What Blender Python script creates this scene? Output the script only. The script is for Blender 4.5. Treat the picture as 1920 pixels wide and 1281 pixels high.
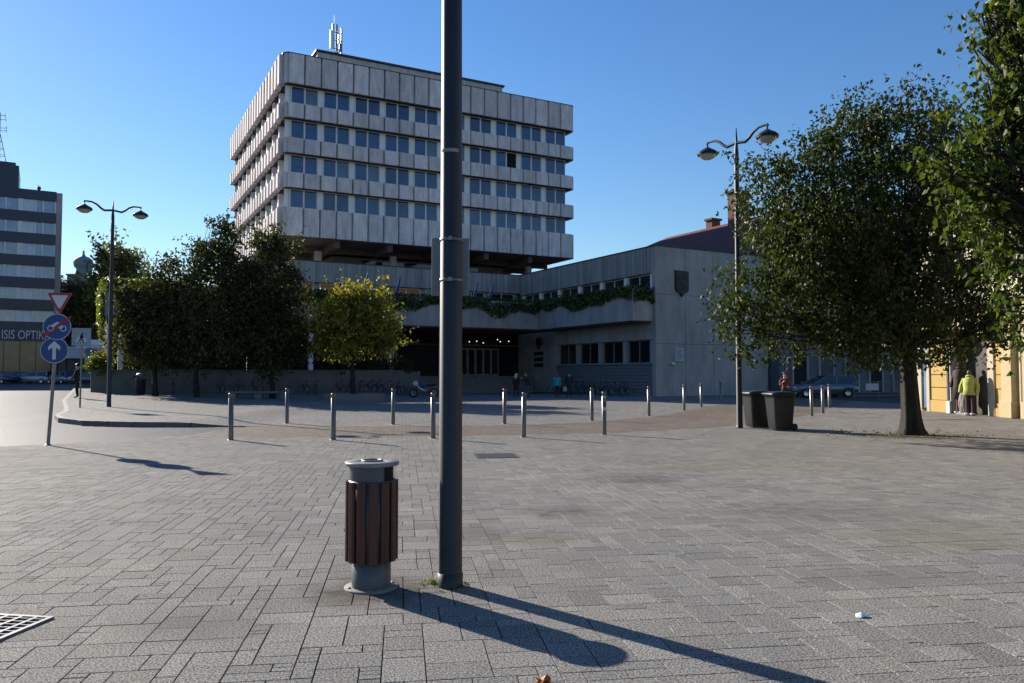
import bpy, math, random
import numpy as np
from math import radians as R, sin, cos, pi
from mathutils import Vector, Matrix, Euler

for _o in list(bpy.data.objects):
    bpy.data.objects.remove(_o)
SC = bpy.context.scene
COL = SC.collection
random.seed(11)
RNG = np.random.default_rng(7)

# ------------------------------------------------------------------ camera
CAMZ, PITCH, FPX = 1.55, R(2.39), 1472.0
cam_d = bpy.data.cameras.new("camera")
cam_d.lens, cam_d.sensor_width, cam_d.clip_end, cam_d.clip_start = 27.6, 36.0, 5000.0, 0.05
cam = bpy.data.objects.new("camera", cam_d)
COL.objects.link(cam)
cam.location = (0, 0, CAMZ)
cam.rotation_euler = (R(90) + PITCH, 0, 0)
SC.camera = cam

# ------------------------------------------------------------------ sky, sun, exposure
SUN_EL, SUN_AZ = R(24.3), R(-47.0)          # azimuth measured from +Y towards +X
world = bpy.data.worlds.new("World")
SC.world = world
world.use_nodes = True
wn, wl = world.node_tree.nodes, world.node_tree.links
wn.clear()
sky = wn.new("ShaderNodeTexSky")
sky.sky_type = 'NISHITA'
sky.sun_disc = False
sky.sun_elevation = SUN_EL
sky.sun_rotation = SUN_AZ
sky.altitude = 200
sky.air_density, sky.dust_density, sky.ozone_density = 1.35, 0.1, 5.0
hs = wn.new("ShaderNodeHueSaturation")
hs.inputs["Saturation"].default_value = 1.17
bg = wn.new("ShaderNodeBackground")
bg.inputs["Strength"].default_value = 0.074
wo = wn.new("ShaderNodeOutputWorld")
wl.new(sky.outputs[0], hs.inputs["Color"])
hs.inputs["Hue"].default_value = 0.509
wl.new(hs.outputs[0], bg.inputs[0])
wl.new(bg.outputs[0], wo.inputs[0])
sun_d = bpy.data.lights.new("sun", 'SUN')
sun_d.energy, sun_d.angle, sun_d.color = 5.0, R(0.5), (1.0, 0.91, 0.79)
sun = bpy.data.objects.new("sun", sun_d)
COL.objects.link(sun)
_to = Vector((sin(SUN_AZ) * cos(SUN_EL), cos(SUN_AZ) * cos(SUN_EL), sin(SUN_EL)))
sun.rotation_euler = _to.to_track_quat('Z', 'Y').to_euler()
sun.location = _to * 200
vs = SC.view_settings
vs.view_transform, vs.look, vs.exposure, vs.gamma = 'Standard', 'None', 1.0, 1.0
SC.cycles.max_bounces = 6
SC.cycles.diffuse_bounces = 3
SC.cycles.transparent_max_bounces = 6
SC.cycles.caustics_reflective = False
SC.cycles.caustics_refractive = False

# ------------------------------------------------------------------ measuring helpers (metres)
def ray(px, py):
    u, v = (px - 960) / FPX, (640.5 - py) / FPX
    return u, cos(PITCH) - v * sin(PITCH), sin(PITCH) + v * cos(PITCH)

def gp(px, py, z=0.0):
    a, b, c = ray(px, py)
    t = (z - CAMZ) / c
    return a * t, b * t

def dp(px, py, Y):
    a, b, c = ray(px, py)
    return a * Y / b, Y, CAMZ + c * Y / b

def sstep(a, b, x):
    t = min(1.0, max(0.0, (x - a) / (b - a)))
    return t * t * (3 - 2 * t)

def gz(x, y):
    return 0.42 * sstep(12.0, 36.0, -x) if y > 8 else 0.0

# ------------------------------------------------------------------ mesh builder
class MB:
    def __init__(s):
        s.v, s.f, s.m, s.s = [], [], [], []
        s.T = Matrix.Identity(4)

    def add(s, verts, faces, mi=0, smooth=False):
        o = len(s.v)
        T = s.T
        for p in verts:
            s.v.append(tuple(T @ Vector(p)))
        for f in faces:
            s.f.append(tuple(i + o for i in f)); s.m.append(mi); s.s.append(smooth)

    def box(s, x0, y0, z0, x1, y1, z1, mi=0, bev=0.0):
        if bev <= 0:
            s.add([(x0, y0, z0), (x1, y0, z0), (x1, y1, z0), (x0, y1, z0), (x0, y0, z1), (x1, y0, z1), (x1, y1, z1), (x0, y1, z1)],
                  [(0, 3, 2, 1), (4, 5, 6, 7), (0, 1, 5, 4), (1, 2, 6, 5), (2, 3, 7, 6), (3, 0, 4, 7)], mi)
        else:
            b = min(bev, (x1 - x0) / 2.01, (y1 - y0) / 2.01, (z1 - z0) / 2.01)
            vs_, idx = [], {}
            for ix, x in enumerate((x0, x1)):
                for iy, y in enumerate((y0, y1)):
                    for iz, z in enumerate((z0, z1)):
                        sx, sy, sz = (1 - 2 * ix) * b, (1 - 2 * iy) * b, (1 - 2 * iz) * b
                        idx[ix, iy, iz] = len(vs_)
                        vs_ += [(x, y + sy, z + sz), (x + sx, y, z + sz), (x + sx, y + sy, z)]
            g = lambda a, b_, c, k: idx[a, b_, c] + k
            fs = [(g(0,0,0,0), g(0,0,1,0), g(0,1,1,0), g(0,1,0,0)), (g(1,0,0,0), g(1,1,0,0), g(1,1,1,0), g(1,0,1,0)),
                  (g(0,0,0,1), g(1,0,0,1), g(1,0,1,1), g(0,0,1,1)), (g(0,1,0,1), g(0,1,1,1), g(1,1,1,1), g(1,1,0,1)),
                  (g(0,0,0,2), g(0,1,0,2), g(1,1,0,2), g(1,0,0,2)), (g(0,0,1,2), g(1,0,1,2), g(1,1,1,2), g(0,1,1,2))]
            for iy in (0, 1):
                for iz in (0, 1):
                    fs.append((g(0,iy,iz,1), g(1,iy,iz,1), g(1,iy,iz,2), g(0,iy,iz,2)))
            for ix in (0, 1):
                for iz in (0, 1):
                    fs.append((g(ix,0,iz,0), g(ix,1,iz,0), g(ix,1,iz,2), g(ix,0,iz,2)))
                for iy in (0, 1):
                    fs.append((g(ix,iy,0,0), g(ix,iy,1,0), g(ix,iy,1,1), g(ix,iy,0,1)))
            for k in idx.values():
                fs.append((k, k + 1, k + 2))
            s.add(vs_, fs, mi)

    def prism(s, poly, z0, z1, mi=0, smooth=False):
        n = len(poly)
        vs_ = [(p[0], p[1], z0) for p in poly] + [(p[0], p[1], z1) for p in poly]
        s.add(vs_, [tuple(range(n - 1, -1, -1)), tuple(range(n, 2 * n))], mi)
        s.add(vs_, [(i, (i + 1) % n, n + (i + 1) % n, n + i) for i in range(n)], mi, smooth)

    def slab(s, poly, y0, y1, mi=0):
        """poly in the xz plane, extruded along y"""
        n = len(poly)
        vs_ = [(p[0], y0, p[1]) for p in poly] + [(p[0], y1, p[1]) for p in poly]
        s.add(vs_, [tuple(range(n)), tuple(range(2 * n - 1, n - 1, -1))] + [(i, n + i, n + (i + 1) % n, (i + 1) % n) for i in range(n)], mi)

    def tube(s, pts, rad, n=8, mi=0, caps=True, smooth=True):
        pts = [Vector(p) for p in pts]
        if not hasattr(rad, '__len__'):
            rad = [rad] * len(pts)
        vs_, up = [], None
        for i, p in enumerate(pts):
            d = (pts[min(i + 1, len(pts) - 1)] - pts[max(i - 1, 0)]).normalized()
            if up is None:
                up = Vector((1, 0, 0)) if abs(d.x) < 0.9 else Vector((0, 1, 0))
            a = (up - d * up.dot(d)).normalized()
            up = a
            b = d.cross(a)
            for k in range(n):
                t = 2 * pi * k / n
                vs_.append(p + (a * cos(t) + b * sin(t)) * rad[i])
        fs = []
        for i in range(len(pts) - 1):
            for k in range(n):
                k2 = (k + 1) % n
                fs.append((i * n + k, i * n + k2, (i + 1) * n + k2, (i + 1) * n + k))
        s.add(vs_, fs, mi, smooth)
        if caps:
            o = len(pts) - 1
            s.add(vs_[:n], [tuple(range(n - 1, -1, -1))], mi)
            s.add(vs_[o * n:], [tuple(range(n))], mi)

    def lathe(s, prof, n=24, mi=0, smooth=True, c=(0, 0)):
        vs_ = []
        for r, z in prof:
            for k in range(n):
                t = 2 * pi * k / n
                vs_.append((c[0] + r * cos(t), c[1] + r * sin(t), z))
        fs = []
        for i in range(len(prof) - 1):
            for k in range(n):
                k2 = (k + 1) % n
                fs.append((i * n + k, i * n + k2, (i + 1) * n + k2, (i + 1) * n + k))
        s.add(vs_, fs, mi, smooth)

    def ring(s, c, axis, Rr, r, n=24, m=6, mi=0):
        axis = Vector(axis).normalized()
        a = axis.orthogonal().normalized(); b = axis.cross(a)
        c = Vector(c); vs_ = []
        for i in range(n):
            t = 2 * pi * i / n
            rd = a * cos(t) + b * sin(t)
            for k in range(m):
                q = 2 * pi * k / m
                vs_.append(c + rd * (Rr + r * cos(q)) + axis * r * sin(q))
        fs = [(i * m + k, ((i + 1) % n) * m + k, ((i + 1) % n) * m + (k + 1) % m, i * m + (k + 1) % m) for i in range(n) for k in range(m)]
        s.add(vs_, fs, mi, True)

    def ball(s, c, r, n=12, m=8, mi=0, jit=0.0):
        rx, ry, rz = r if hasattr(r, '__len__') else (r, r, r)
        vs_ = [(c[0], c[1], c[2] - rz)]
        for i in range(1, m):
            ph = -pi / 2 + pi * i / m
            for k in range(n):
                t = 2 * pi * k / n
                j = 1 + random.uniform(-jit, jit)
                vs_.append((c[0] + rx * cos(ph) * cos(t) * j, c[1] + ry * cos(ph) * sin(t) * j, c[2] + rz * sin(ph) * j))
        vs_.append((c[0], c[1], c[2] + rz))
        fs = [(0, 1 + (k + 1) % n, 1 + k) for k in range(n)]
        for i in range(m - 2):
            for k in range(n):
                k2 = (k + 1) % n
                fs.append((1 + i * n + k, 1 + i * n + k2, 1 + (i + 1) * n + k2, 1 + (i + 1) * n + k))
        L = len(vs_) - 1; o = 1 + (m - 2) * n
        fs += [(L, o + k, o + (k + 1) % n) for k in range(n)]
        s.add(vs_, fs, mi, True)

    def mesh(s, name, mats):
        me = bpy.data.meshes.new(name)
        me.from_pydata(s.v, [], s.f)
        for m in (mats if isinstance(mats, (list, tuple)) else [mats]):
            me.materials.append(m)
        me.polygons.foreach_set("material_index", s.m)
        me.polygons.foreach_set("use_smooth", s.s)
        me.update()
        return me

    def build(s, name, mats, parent=None, loc=(0, 0, 0), rz=0.0):
        return put(name, s.mesh(name, mats), parent, loc, rz)

def put(name, me, parent=None, loc=(0, 0, 0), rz=0.0):
    o = bpy.data.objects.new(name, me)
    COL.objects.link(o)
    if parent is not None:
        o.parent = parent
    o.location = loc
    o.rotation_euler = (0, 0, rz)
    return o

def tag(o, label=None, cat=None, group=None, kind=None):
    if label: o["label"] = label
    if cat: o["category"] = cat
    if group: o["group"] = group
    if kind: o["kind"] = kind
    return o

def thing(name, label, cat, loc=(0, 0, 0), rz=0.0, group=None):
    o = bpy.data.objects.new(name, None)
    o.empty_display_size = 0.2
    COL.objects.link(o)
    o.location = loc
    o.rotation_euler = (0, 0, rz)
    return tag(o, label, cat, group)

def copy_tree(o, parent=None):
    c = o.copy()
    COL.objects.link(c)
    c.parent = parent
    for ch in o.children:
        copy_tree(ch, c)
    return c

# ------------------------------------------------------------------ materials
def M(name, col, rough=0.6, metal=0.0, var=0.12, scale=3.0, stretch=(1, 1, 1), bump=0.0, bscale=60.0, attr=False, spec=0.5,
      col2=None, gsharp=0.12, grain=0.0, gscale=160.0, contrast=0.25, coat=0.0, attr_amt=0.25, ior=1.45):
    m = bpy.data.materials.new(name)
    m.use_nodes = True
    nt = m.node_tree; N, L = nt.nodes, nt.links
    p = N["Principled BSDF"]
    p.inputs["Roughness"].default_value = rough
    p.inputs["Metallic"].default_value = metal
    p.inputs["Specular IOR Level"].default_value = spec
    p.inputs["IOR"].default_value = ior
    p.inputs["Coat Weight"].default_value = coat
    tc = N.new("ShaderNodeTexCoord")
    mp = N.new("ShaderNodeMapping"); mp.inputs["Scale"].default_value = stretch
    L.new(tc.outputs["Object"], mp.inputs[0])
    nz = N.new("ShaderNodeTexNoise"); nz.inputs["Scale"].default_value = scale; nz.inputs["Detail"].default_value = 7; nz.inputs["Roughness"].default_value = 0.62
    L.new(mp.outputs[0], nz.inputs["Vector"])
    mr = N.new("ShaderNodeMapRange"); mr.inputs[1].default_value = 0.5 - contrast; mr.inputs[2].default_value = 0.5 + contrast
    L.new(nz.outputs[0], mr.inputs[0])
    mx = N.new("ShaderNodeMix"); mx.data_type = 'RGBA'
    c = Vector(col[:3])
    a, b = (c * (1 - var), c * (1 + var)) if col2 is None else (c, Vector(col2[:3]))
    mx.inputs[6].default_value = (*a, 1); mx.inputs[7].default_value = (*b, 1)
    L.new(mr.outputs[0], mx.inputs[0])
    out = mx.outputs[2]
    def mul(fac_socket, lo, hi, out):
        r2 = N.new("ShaderNodeMapRange"); r2.inputs[3].default_value = lo; r2.inputs[4].default_value = hi
        L.new(fac_socket, r2.inputs[0])
        vm = N.new("ShaderNodeVectorMath"); vm.operation = 'SCALE'
        L.new(out, vm.inputs[0]); L.new(r2.outputs[0], vm.inputs[3])
        return vm.outputs[0], r2
    if grain > 0:
        g = N.new("ShaderNodeTexNoise"); g.inputs["Scale"].default_value = gscale; g.inputs["Detail"].default_value = 3
        L.new(tc.outputs["Object"], g.inputs["Vector"])
        out, r2 = mul(g.outputs[0], 1 - grain, 1 + grain, out)
        r2.inputs[1].default_value = 0.5 - gsharp; r2.inputs[2].default_value = 0.5 + gsharp
    if attr:
        at = N.new("ShaderNodeAttribute"); at.attribute_name = "rnd"
        out, r2 = mul(at.outputs["Fac"], 1 - attr_amt, 1 + attr_amt, out)
    L.new(out, p.inputs["Base Color"])
    if bump > 0:
        bn = N.new("ShaderNodeTexNoise"); bn.inputs["Scale"].default_value = bscale; bn.inputs["Detail"].default_value = 5
        L.new(tc.outputs["Object"], bn.inputs["Vector"])
        bp = N.new("ShaderNodeBump"); bp.inputs["Strength"].default_value = bump; bp.inputs["Distance"].default_value = 0.01
        L.new(bn.outputs[0], bp.inputs["Height"]); L.new(bp.outputs[0], p.inputs["Normal"])
    return m

def glow(name, col, strength):
    m = bpy.data.materials.new(name); m.use_nodes = True
    p = m.node_tree.nodes["Principled BSDF"]
    p.inputs["Base Color"].default_value = (*col, 1)
    p.inputs["Emission Color"].default_value = (*col, 1)
    p.inputs["Emission Strength"].default_value = strength
    return m

def leafmat(name, dark, light, trans=0.35, rough=0.38, warm=None, warm_amt=0.0, spec=0.5):
    m = bpy.data.materials.new(name); m.use_nodes = True
    nt = m.node_tree; N, L = nt.nodes, nt.links
    p = N["Principled BSDF"]; p.inputs["Roughness"].default_value = rough; p.inputs["Specular IOR Level"].default_value = spec
    at = N.new("ShaderNodeAttribute"); at.attribute_name = "rnd"
    cr = N.new("ShaderNodeValToRGB")
    e = cr.color_ramp.elements
    e[0].position, e[0].color = 0.0, (*dark, 1)
    e[1].position, e[1].color = (1 - warm_amt if warm else 1.0), (*light, 1)
    if warm:
        w = e.new(1.0); w.color = (*warm, 1)
    L.new(at.outputs["Fac"], cr.inputs[0]); L.new(cr.outputs[0], p.inputs["Base Color"])
    tr = N.new("ShaderNodeBsdfTranslucent")
    sc = N.new("ShaderNodeVectorMath"); sc.operation = 'MULTIPLY'; sc.inputs[1].default_value = (1.5, 1.6, 0.6)
    L.new(cr.outputs[0], sc.inputs[0]); L.new(sc.outputs[0], tr.inputs[0])
    ms = N.new("ShaderNodeMixShader"); ms.inputs[0].default_value = trans
    L.new(p.outputs[0], ms.inputs[1]); L.new(tr.outputs[0], ms.inputs[2])
    L.new(ms.outputs[0], N["Material Output"].inputs[0])
    return m

# concrete with rain streaks
CONC = M("weathered_concrete", (0.29, 0.28, 0.275), 0.9, var=0.30, scale=1.1, stretch=(1, 1, 0.3), bump=0.25, bscale=25, grain=0.10, gscale=30)
CONC_P = M("panel_concrete", (0.58, 0.53, 0.53), 0.9, var=0.30, scale=2.2, stretch=(1, 1, 0.22), bump=0.2, bscale=25, grain=0.12, gscale=14, attr=True, attr_amt=0.15)
CONC_STREAK = M("rain_streaked_concrete", (0.11, 0.12, 0.125), 0.9, var=0.3, scale=1.6, contrast=0.24, stretch=(2.4, 2.4, 0.10), bump=0.2, bscale=25, grain=0.1, gscale=20, col2=(0.36, 0.355, 0.345))
JOINT = M("stained_joint", (0.055, 0.053, 0.05), 0.95, var=0.3)
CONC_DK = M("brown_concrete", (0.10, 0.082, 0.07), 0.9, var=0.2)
WALLWHITE = M("pale_render", (0.74, 0.75, 0.77), 0.8, var=0.06)
FRAME = M("white_window_frame", (0.62, 0.63, 0.64), 0.45, var=0.04)
GLASS = M("sky_tinted_glass", (0.028, 0.068, 0.165), 0.07, var=0.4, scale=0.6, ior=1.6, spec=0.5)  # blue of the reflected sky is put into the pane base colours
GLASS_B = M("sky_tinted_glass_clear", (0.018, 0.040, 0.10), 0.05, var=0.5, scale=0.8, ior=1.6)
GLASS_C = M("sky_tinted_glass_with_blind", (0.10, 0.15, 0.23), 0.10, var=0.3, scale=1.2, ior=1.5)
GLASS_DK = M("dark_glass", (0.012, 0.014, 0.018), 0.08, var=0.3, ior=1.5)
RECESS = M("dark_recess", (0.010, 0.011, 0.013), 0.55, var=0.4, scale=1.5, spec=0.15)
BLACK = M("black_interior", (0.006, 0.006, 0.006), 0.9, var=0.1)
DKMETAL = M("dark_blue_grey_paint", (0.013, 0.015, 0.021), 0.5, var=0.35, scale=5, bump=0.1, bscale=160, spec=0.5)
STEEL = M("brushed_steel", (0.13, 0.125, 0.12), 0.36, metal=0.6, var=0.15, scale=8, stretch=(1, 1, 0.2))
GALV = M("galvanised_steel", (0.17, 0.175, 0.18), 0.42, metal=0.6, var=0.2, scale=20)
DARKSTEEL = M("dark_cast_iron", (0.05, 0.05, 0.052), 0.6, metal=0.3, var=0.3, scale=20, bump=0.4, bscale=90)
RUBBER = M("black_rubber", (0.012, 0.012, 0.012), 0.7, var=0.2)
# ------------------------------------------------------------------ ground, road, paving
LANE_NEAR = [(-8.0, 19.2), (-4, 19.4), (0, 20.0), (3, 20.9), (6, 23.0), (9, 26.5), (12, 31.0), (15.5, 38.0), (22, 50.0)]
LANE_FAR = [(-8.0, 23.5), (-3, 23.5), (0, 24.0), (2.5, 25.4), (5, 28.5), (7.2, 32.8), (9, 37.0), (14, 47.0), (18, 55.0)]
LANE = LANE_NEAR + LANE_FAR[::-1]
KERB_LINE = [(-7.4, 23.55), (-9.5, 23.3), (-11.2, 23.3), (-13.0, 23.9), (-14.5, 25.2), (-15.6, 26.9), (-16.5, 29.0), (-18.2, 32.0), (-21.7, 38.0), (-29.6, 53.0), (-36, 65.0), (-44, 80.0)]
FOOTWAY = KERB_LINE + [(-44, 95), (-8, 95), (-7.4, 60)]
PLAZA_EDGE = [(-16, 7.0), (-13.2, 12.5), (-12.0, 15.2), (-10.9, 17.05), (-9.5, 18.2), (-8.3, 20.2), (-8.0, 23.5)]
ROAD = PLAZA_EDGE + KERB_LINE[1:] + [(-44, 140), (-160, 140), (-160, 7.0)]

FAR_SQUARE = LANE_FAR + [(18, 70), (-9, 70), (-9, 23.5)]

def inpoly(x, y, P):
    r, j = False, len(P) - 1
    for i in range(len(P)):
        xi, yi = P[i]; xj, yj = P[j]
        if (yi > y) != (yj > y) and x < (xj - xi) * (y - yi) / (yj - yi) + xi:
            r = not r
        j = i
    return r

def foot_h(x):
    return 0.14 * sstep(0.0, 2.2, -7.9 - x)

def surf(x, y):
    return gz(x, y) + (foot_h(x) if inpoly(x, y, FOOTWAY) else 0.0)

PAVE = M("grey_granite_pavers", (0.168, 0.168, 0.163), 0.8, col2=(0.218, 0.208, 0.182), scale=0.55, contrast=0.22, attr=True, attr_amt=0.19, grain=0.55, gscale=85, gsharp=0.075, bump=0.5, bscale=150, spec=0.07)
def stain(m, spots):
    """worn and dirty patches with a place of their own on the paving, plus scattered gum spots"""
    nt = m.node_tree; N, L = nt.nodes, nt.links
    p = N["Principled BSDF"]; out = p.inputs["Base Color"].links[0].from_socket
    tc = N.new("ShaderNodeTexCoord")
    nz = N.new("ShaderNodeTexNoise"); nz.inputs["Scale"].default_value = 5; nz.inputs["Detail"].default_value = 5
    L.new(tc.outputs["Object"], nz.inputs["Vector"])
    for (x, y, sx, sy, col, amt) in spots:
        mp = N.new("ShaderNodeMapping"); mp.vector_type = 'TEXTURE'
        mp.inputs["Location"].default_value = (x, y, 0); mp.inputs["Scale"].default_value = (sx, sy, 10)
        L.new(tc.outputs["Object"], mp.inputs[0])
        ln = N.new("ShaderNodeVectorMath"); ln.operation = 'LENGTH'; L.new(mp.outputs[0], ln.inputs[0])
        ad = N.new("ShaderNodeMath"); ad.operation = 'ADD'; L.new(ln.outputs["Value"], ad.inputs[0]); L.new(nz.outputs[0], ad.inputs[1])
        mr = N.new("ShaderNodeMapRange"); mr.inputs[1].default_value = 0.85; mr.inputs[2].default_value = 1.5; mr.inputs[3].default_value = amt; mr.inputs[4].default_value = 0.0
        L.new(ad.outputs[0], mr.inputs[0])
        mx = N.new("ShaderNodeMix"); mx.data_type = 'RGBA'; mx.inputs[7].default_value = (*col, 1)
        L.new(mr.outputs[0], mx.inputs[0]); L.new(out, mx.inputs[6]); out = mx.outputs[2]
    vo = N.new("ShaderNodeTexVoronoi"); vo.inputs["Scale"].default_value = 1.7; L.new(tc.outputs["Object"], vo.inputs["Vector"])
    mr = N.new("ShaderNodeMapRange"); mr.inputs[1].default_value = 0.025; mr.inputs[2].default_value = 0.04; mr.inputs[3].default_value = 0.55; mr.inputs[4].default_value = 0.0
    L.new(vo.outputs["Distance"], mr.inputs[0])
    mx = N.new("ShaderNodeMix"); mx.data_type = 'RGBA'; mx.inputs[7].default_value = (.05, .048, .045, 1)
    L.new(mr.outputs[0], mx.inputs[0]); L.new(out, mx.inputs[6]); L.new(mx.outputs[2], p.inputs["Base Color"])
_s = lambda px, py: gp(px, py)
stain(PAVE, [(*_s(690, 1108), .55, .5, (.060, .046, .035), .75), (*_s(1190, 898), .8, .8, (.075, .072, .066), .5), (*_s(1290, 880), .9, .6, (.15, .145, .10), .5), (*_s(1060, 960), .7, .5, (.075, .07, .06), .5),
             (*_s(1000, 1010), .5, .4, (.15, .14, .09), .5), (*_s(1711, 818), 1.9, 1.2, (.06, .05, .038), .7), (*_s(1540, 960), 1.6, .9, (.12, .117, .107), .45), (*_s(1780, 1010), 1.3, .7, (.175, .17, .125), .5),
             (*_s(1640, 1080), .9, .5, (.12, .12, .113), .45), (*_s(350, 1170), .7, .5, (.09, .086, .078), .4), (*_s(1480, 870), 3, 1.2, (.175, .165, .13), .45), (*_s(880, 1000), .5, .6, (.085, .08, .07), .45), (*_s(1790, 787), 1.3, .5, (.045, .042, .038), .7)])
PAVE_LANE = M("brown_clinker_pavers", (0.158, 0.132, 0.108), 0.68, var=0.16, scale=0.5, attr=True, attr_amt=0.16, grain=0.4, gscale=80, bump=0.4, bscale=150, spec=0.12)
PAVE_FOOT = M("pale_footway_pavers", (0.195, 0.187, 0.172), 0.62, var=0.12, scale=0.4, attr=True, attr_amt=0.12, grain=0.4, gscale=80, bump=0.4, bscale=150, spec=0.12)
SAND = M("joint_sand", (0.028, 0.026, 0.023), 0.95, var=0.35, scale=2, grain=0.3)
ASPH = M("worn_asphalt", (0.062, 0.064, 0.068), 0.6, var=0.2, scale=0.5, stretch=(1, 0.35, 1), grain=0.35, gscale=110, bump=0.5, bscale=180, spec=0.16)
KERBM = M("granite_kerb", (0.13, 0.13, 0.127), 0.75, var=0.2, scale=4, grain=0.3, gscale=90, bump=0.3)

def base_ground():
    xs = [-2500, -700, -250, -120, -80, -60] + list(np.arange(-48, 40.1, 4)) + [60, 100, 250, 700, 2500]
    ys = [-600, -100, -20, 0, 8, 8.01] + list(np.arange(10, 130.1, 6)) + [180, 300, 700, 3500]
    v = [(x, y, gz(x, y) - 0.022) for y in ys for x in xs]
    n = len(xs)
    f = [(j * n + i, j * n + i + 1, (j + 1) * n + i + 1, (j + 1) * n + i) for j in range(len(ys) - 1) for i in range(n - 1)]
    b = MB(); b.add(v, f); o = b.build("ground", SAND); tag(o, kind="structure")
base_ground()

def road_sheet():
    b = MB(); S = 1.0
    for i in range(int(-160 / S), int(-6 / S)):
        for j in range(int(6 / S), int(140 / S)):
            x0, y0 = i * S, j * S
            if x0 < -60 and (i % 4 or j % 4): continue
            k = 4 * S if x0 < -60 else S
            cs = [(x0, y0), (x0 + k, y0), (x0 + k, y0 + k), (x0, y0 + k)]
            if all(not inpoly(cx, cy, ROAD) for cx, cy in cs) and not inpoly(x0 + k / 2, y0 + k / 2, ROAD):
                continue
            b.add([(cx, cy, gz(cx, cy) - 0.012) for cx, cy in cs], [(0, 1, 2, 3)], 0, True)
    o = b.build("road", ASPH); tag(o, kind="structure")
road_sheet()

def paving():
    A = R(8.0); ca, sa = cos(A), sin(A)
    U = 0.115
    nb, na = int(66 / U), int(64 / U)
    b0, a0 = -40.0, 0.5
    used = np.zeros((na + 4, nb + 4), dtype=bool)
    sizes = [(2, 2), (2, 3), (3, 2), (2, 1), (1, 2), (3, 3), (1, 1), (3, 1)]
    wts = [0.27, 0.14, 0.17, 0.16, 0.06, 0.05, 0.09, 0.06]
    out = {"plaza": [[], [], []], "lane": [[], [], []], "footway": [[], [], []]}
    rnd = random.Random(5)
    def emit(zone, bx, ay, w, l):
        V, F, C = out[zone]
        near = ay < 13.5 and abs(bx) < 12
        g = 0.0024 if near else 0.0033
        cx_, cy_ = bx + w / 2, ay + l / 2
        x, y = cx_ * ca - cy_ * sa, cx_ * sa + cy_ * ca
        zz = 0.0
        tx, ty, dz = rnd.gauss(0, .0016), rnd.gauss(0, .0016), rnd.gauss(0, .0007)
        def P(u, v, z):
            px, py = u * ca - v * sa, u * sa + v * ca
            h = gz(px, py)
            if zone == "footway": h += foot_h(px)
            return (px, py, h + z + dz + tx * (u - cx_) + ty * (v - cy_))
        o = len(V)
        c = min(1, max(0, rnd.gauss(.5, .2)))
        if near:
            e = 0.002
            for (q, z) in ((g, -0.008), (g + e, 0.0)):
                V.extend([P(bx + q, ay + q, z), P(bx + w - q, ay + q, z), P(bx + w - q, ay + l - q, z), P(bx + q, ay + l - q, z)])
            F.append((o + 4, o + 5, o + 6, o + 7))
            for k in range(4):
                F.append((o + k, o + (k + 1) % 4, o + 4 + (k + 1) % 4, o + 4 + k))
            C.extend([c] * 5)
        else:
            V.extend([P(bx + g, ay + g, 0), P(bx + w - g, ay + g, 0), P(bx + w - g, ay + l - g, 0), P(bx + g, ay + l - g, 0)])
            F.append((o, o + 1, o + 2, o + 3)); C.append(c)
    for j in range(na):
        for i in range(nb):
            if used[j, i]: continue
            bx, ay = b0 + i * U, a0 + j * U
            x, y = bx * ca - ay * sa, bx * sa + ay * ca
            if abs(x) > 0.70 * y + 8.5 or y > 63 or x > 21:
                used[j, i] = True; continue
            w, l = rnd.choices(sizes, wts)[0]
            while w > 1 and used[j:j + l, i:i + w].any(): w -= 1
            while l > 1 and used[j:j + l, i:i + w].any(): l -= 1
            used[j:j + l, i:i + w] = True
            cx_, cy_ = bx + w * U / 2, ay + l * U / 2
            x, y = cx_ * ca - cy_ * sa, cx_ * sa + cy_ * ca
            if inpoly(x, y, LANE): z = "lane"
            elif inpoly(x, y, FOOTWAY): z = "footway"
            elif inpoly(x, y, ROAD): continue
            elif inpoly(x, y, FAR_SQUARE): z = "footway"
            else: z = "plaza"
            if -.31 < x + .10 < .31 and 14.2 < y < 14.8 and False: continue
            if w * l == 1 and rnd.random() < .5:
                emit(z, bx, ay, U, U / 2); emit(z, bx, ay + U / 2, U, U / 2)
            elif z == "lane" and w == 2 and l == 2:
                emit(z, bx, ay, U * 2, U); emit(z, bx, ay + U, U * 2, U)
            else:
                emit(z, bx, ay, w * U, l * U)
    for zone, nm, mt in (("plaza", "plaza_paving", PAVE), ("lane", "brick_lane", PAVE_LANE), ("footway", "footway_paving", PAVE_FOOT)):
        V, F, C = out[zone]
        me = bpy.data.meshes.new(nm); me.from_pydata(V, [], F); me.materials.append(mt)
        at = me.attributes.new("rnd", 'FLOAT', 'FACE'); at.data.foreach_set("value", C)
        me.update()
        tag(put(nm, me), kind="structure")
paving()

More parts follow.
